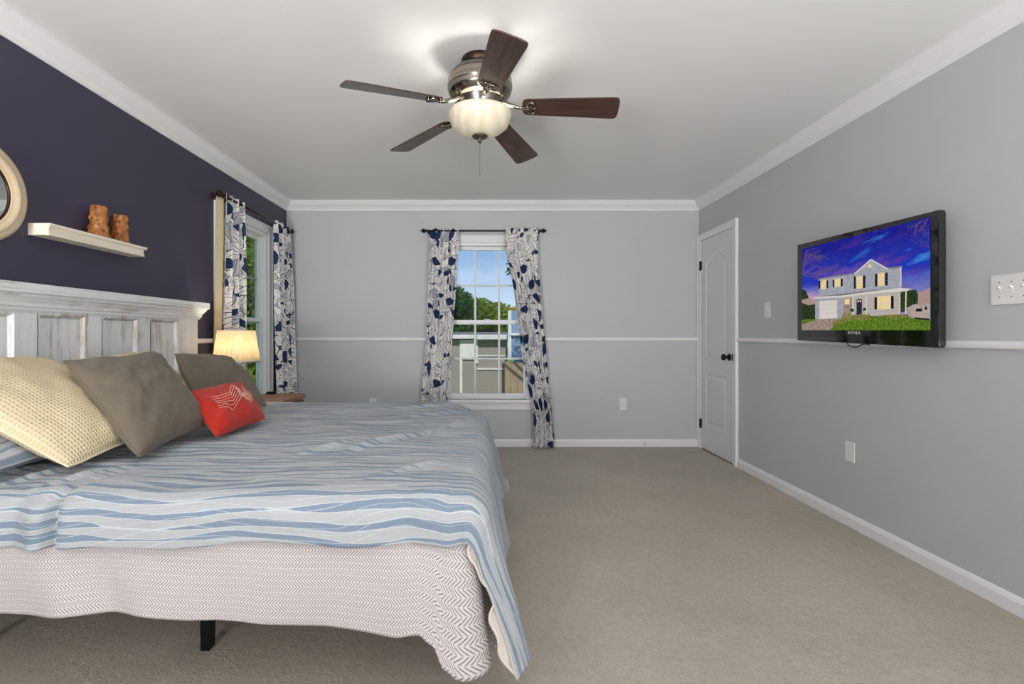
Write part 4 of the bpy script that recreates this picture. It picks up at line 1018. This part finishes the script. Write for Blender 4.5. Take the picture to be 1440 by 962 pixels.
# ------------------------------------------------------------------ outdoors
def mat_leaf(name, c1, c2):
    b = NB(name); oi = b.n('TexNoise'); b.set(oi.inputs['Vector'], b.coord()); oi.inputs['Scale'].default_value = 1.6; oi.inputs['Detail'].default_value = 6; oi.inputs['Roughness'].default_value = .8
    col = b.mix(b.mapr(oi.outputs[0], .35, .65), rgb(*c1), rgb(*c2)); d = b.n('BsdfDiffuse'); b.set(d.inputs[0], col); t = b.n('BsdfTranslucent'); b.set(t.inputs[0], col)
    mx = b.n('MixShader'); mx.inputs[0].default_value = .35; b.t.links.new(d.outputs[0], mx.inputs[1]); b.t.links.new(t.outputs[0], mx.inputs[2]); b.t.links.new(mx.outputs[0], b.out.inputs[0]); return b.m
M['leafA'] = mat_leaf('leaf_dark', (70, 118, 58), (34, 72, 34)); M['leafB'] = mat_leaf('leaf_mid', (156, 172, 66), (92, 124, 44)); M['leafC'] = mat_leaf('leaf_yellow', (206, 186, 76), (148, 146, 62))
M['bark'] = mat_wood('bark', rgb(110, 94, 78), rgb(66, 54, 44), .9, 2)
M['fence_wood'] = mat_wood('weathered_fence', rgb(170, 142, 118), rgb(128, 106, 90), .8, 2)
M['lawn'] = plain('lawn', rgb(132, 176, 62), .9, nscale=30, nstr=.8, bd=.02, var=.2)
GZ = -.65
def tree(label, c, blobs, nleaf, ls, mat, seed, group='trees outside the windows'):
    rnd = random.Random(seed); c = Vector(c); t = thing('tree', label, 'tree', c, group); m = MB()
    tot = sum(b[3] ** 2 for b in blobs)
    for bx, by, bz, br in blobs:
        for k in range(int(nleaf * br ** 2 / tot)):
            d = Vector((rnd.gauss(0, 1), rnd.gauss(0, 1), rnd.gauss(0, 1))).normalized() * br * rnd.random() ** .4
            d.z *= .85; p = c + Vector((bx, by, bz)) + d
            n_ = Vector((rnd.gauss(0, 1), rnd.gauss(0, 1), rnd.gauss(0, 1) + .7)).normalized(); a = n_.orthogonal().normalized(); b_ = n_.cross(a); s = ls * rnd.uniform(.6, 1.3)
            m.add([p - a * s, p - b_ * s * .45, p + a * s, p + b_ * s * .45], [(0, 1, 2, 3)])
    f_ = m.build('foliage', mat, t, fix=False)
    m = MB(); top = max(b[2] for b in blobs)
    m.tube([c, c + Vector((.05, 0, top * .4)), c + Vector((-.04, .05, top * .8))], [.16, .12, .05], 10)
    for bx, by, bz, br in blobs: m.tube([c + Vector((0, 0, top * .45)), c + Vector((bx * .6, by * .6, bz * .8)), c + Vector((bx, by, bz))], [.06, .04, .02], 7)
    m.build('trunk', M['bark'], t, fix=False); return t
rb = random.Random(3)
def blobs(w, d, h0, h1, n, r): return [(rb.uniform(-w, w), rb.uniform(-d, d), rb.uniform(h0, h1), rb.uniform(.7, 1.2) * r) for _ in range(n)]
tree('full dark green tree at left in the back window view', (-2.0, 27, GZ), blobs(.8, 1.0, 1.6, 4.1, 14, .95), 9000, .13, M['leafA'], 1)
tree('green-yellow tree in the middle of the back window view', (.1, 28, GZ), blobs(.9, 1.0, 1.3, 3.3, 14, .75), 7500, .12, M['leafB'], 2)
tree('yellowing sunlit tree at right in the back window view', (1.75, 29, GZ), blobs(.9, 1.0, 1.2, 3.2, 12, .75), 6500, .12, M['leafC'], 5)
tree('near tree whose twig hangs at the upper right of the back window', (2.1, 9.5, GZ), [(0, 0, 4.0, .9), (-.7, 0, 3.6, .6), (-1.15, -.1, 3.35, .35), (-1.6, -.1, 3.18, .14), (-1.68, -.1, 2.98, .10)], 2600, .05, M['leafA'], 7)
tree('leafy green tree close outside the navy-wall window', (-5.0, 10.4, GZ), blobs(1.0, 1.4, .6, 4.6, 26, .75), 15000, .085, M['leafB'], 11)
tree('darker tree behind the one outside the navy-wall window', (-8.6, 18.0, GZ), blobs(1.6, 2.2, .6, 6.6, 24, 1.5), 12000, .16, M['leafA'], 13)
m = MB(); m.box((-40, YF + TH + .02, GZ - .2), (30, 70, GZ)); m.box((-40, -10, GZ - .2), (XL - TH - .02, YF + TH + .02, GZ)); g = struct(m.build('ground', M['lawn']))
# neighbour's garage, blue-grey house end, brown fence
def siding(name, c, per):
    b = NB(name); z = b.sep(b.coord())[2]; s = b.m_('FRACT', b.m_('DIVIDE', z, per)); b.bsdf(b.mix(b.mapr(s, 0, .12, .5, 0), c, tuple(x * .6 for x in c[:3]) + (1,)), .6, bump=s, bstr=.6, bdist=.02); return b.m
M['sid1'] = siding('grey_siding', rgb(150, 144, 140), .12); M['sid2'] = siding('blue_siding', rgb(120, 146, 184), .16)
M['roofm'] = plain('shingles', rgb(128, 122, 120), .9, nscale=20, nstr=.5, bd=.02, var=.15)
t = thing('garage', 'low grey neighbouring garage seen through the back window', 'garage', (-1.0, 15.5, GZ))
m = MB(); m.box((-3.2, 14, GZ), (.58, 17, .98)); m.build('wall', M['sid1'], t)
m = MB(); m.box((-.30, 13.72, .98), (.62, 13.95, 1.12)); m.box((-3.3, 13.75, 1.0), (-.31, 13.95, 1.12)); m.build('gutter', M['exwhite'], t, bevel=.02)
m = MB(); m.add([(-3.35, 13.8, 1.125), (.66, 13.8, 1.125), (.66, 17.2, 1.125), (-3.35, 17.2, 1.125), (-3.35, 15.5, 1.20), (.66, 15.5, 1.20)], [(0, 1, 5, 4), (2, 3, 4, 5), (0, 4, 3), (1, 2, 5), (0, 3, 2, 1)]); m.build('roof', M['roofm'], t)
m = MB(); m.box((-.72, 13.93, .42), (-.30, 13.99, .98)); m.box((-.78, 13.94, GZ), (-.70, 13.99, .98)); m.box((-.32, 13.94, .3), (-.26, 13.99, .98)); m.build('door', M['exwhite'], t, bevel=.01)
m = MB(); m.box((-.28, 13.95, .50), (.56, 13.99, .54)); m.box((-.28, 13.95, .12), (.56, 13.99, .17)); m.build('trim_board', M['exwhite'], t)
t = thing('house', 'blue-grey house end at the right of the back window view', 'house', (2.0, 13.6, GZ))
m = MB(); m.box((.60, 12.2, .52), (3.6, 13.6, 1.72)); m.box((.75, 12.3, GZ), (3.6, 13.6, .52)); m.build('wall', M['sid2'], t)
m = MB(); m.box((.56, 12.1, 1.10), (3.6, 13.6, 1.16)); m.box((.52, 12.14, .5), (.60, 12.3, 1.72)); m.build('corner_trim', M['exwhite'], t)
t = thing('wooden_fence', 'brown plank fence below the blue-grey house', 'fence', (1.0, 11.6, GZ))
for k in range(14):
    x = .42 + k * .15; m = MB(); m.box((x, 11.62, GZ), (x + .14, 11.65, .48 - .015 * (k % 3))); m.build('plank', M['fence_wood'], t)
m = MB(); m.box((.42, 11.66, .2), (2.5, 11.70, .28)); m.box((.42, 11.66, -.4), (2.5, 11.70, -.32)); m.build('fence_rail', M['fence_wood'], t)
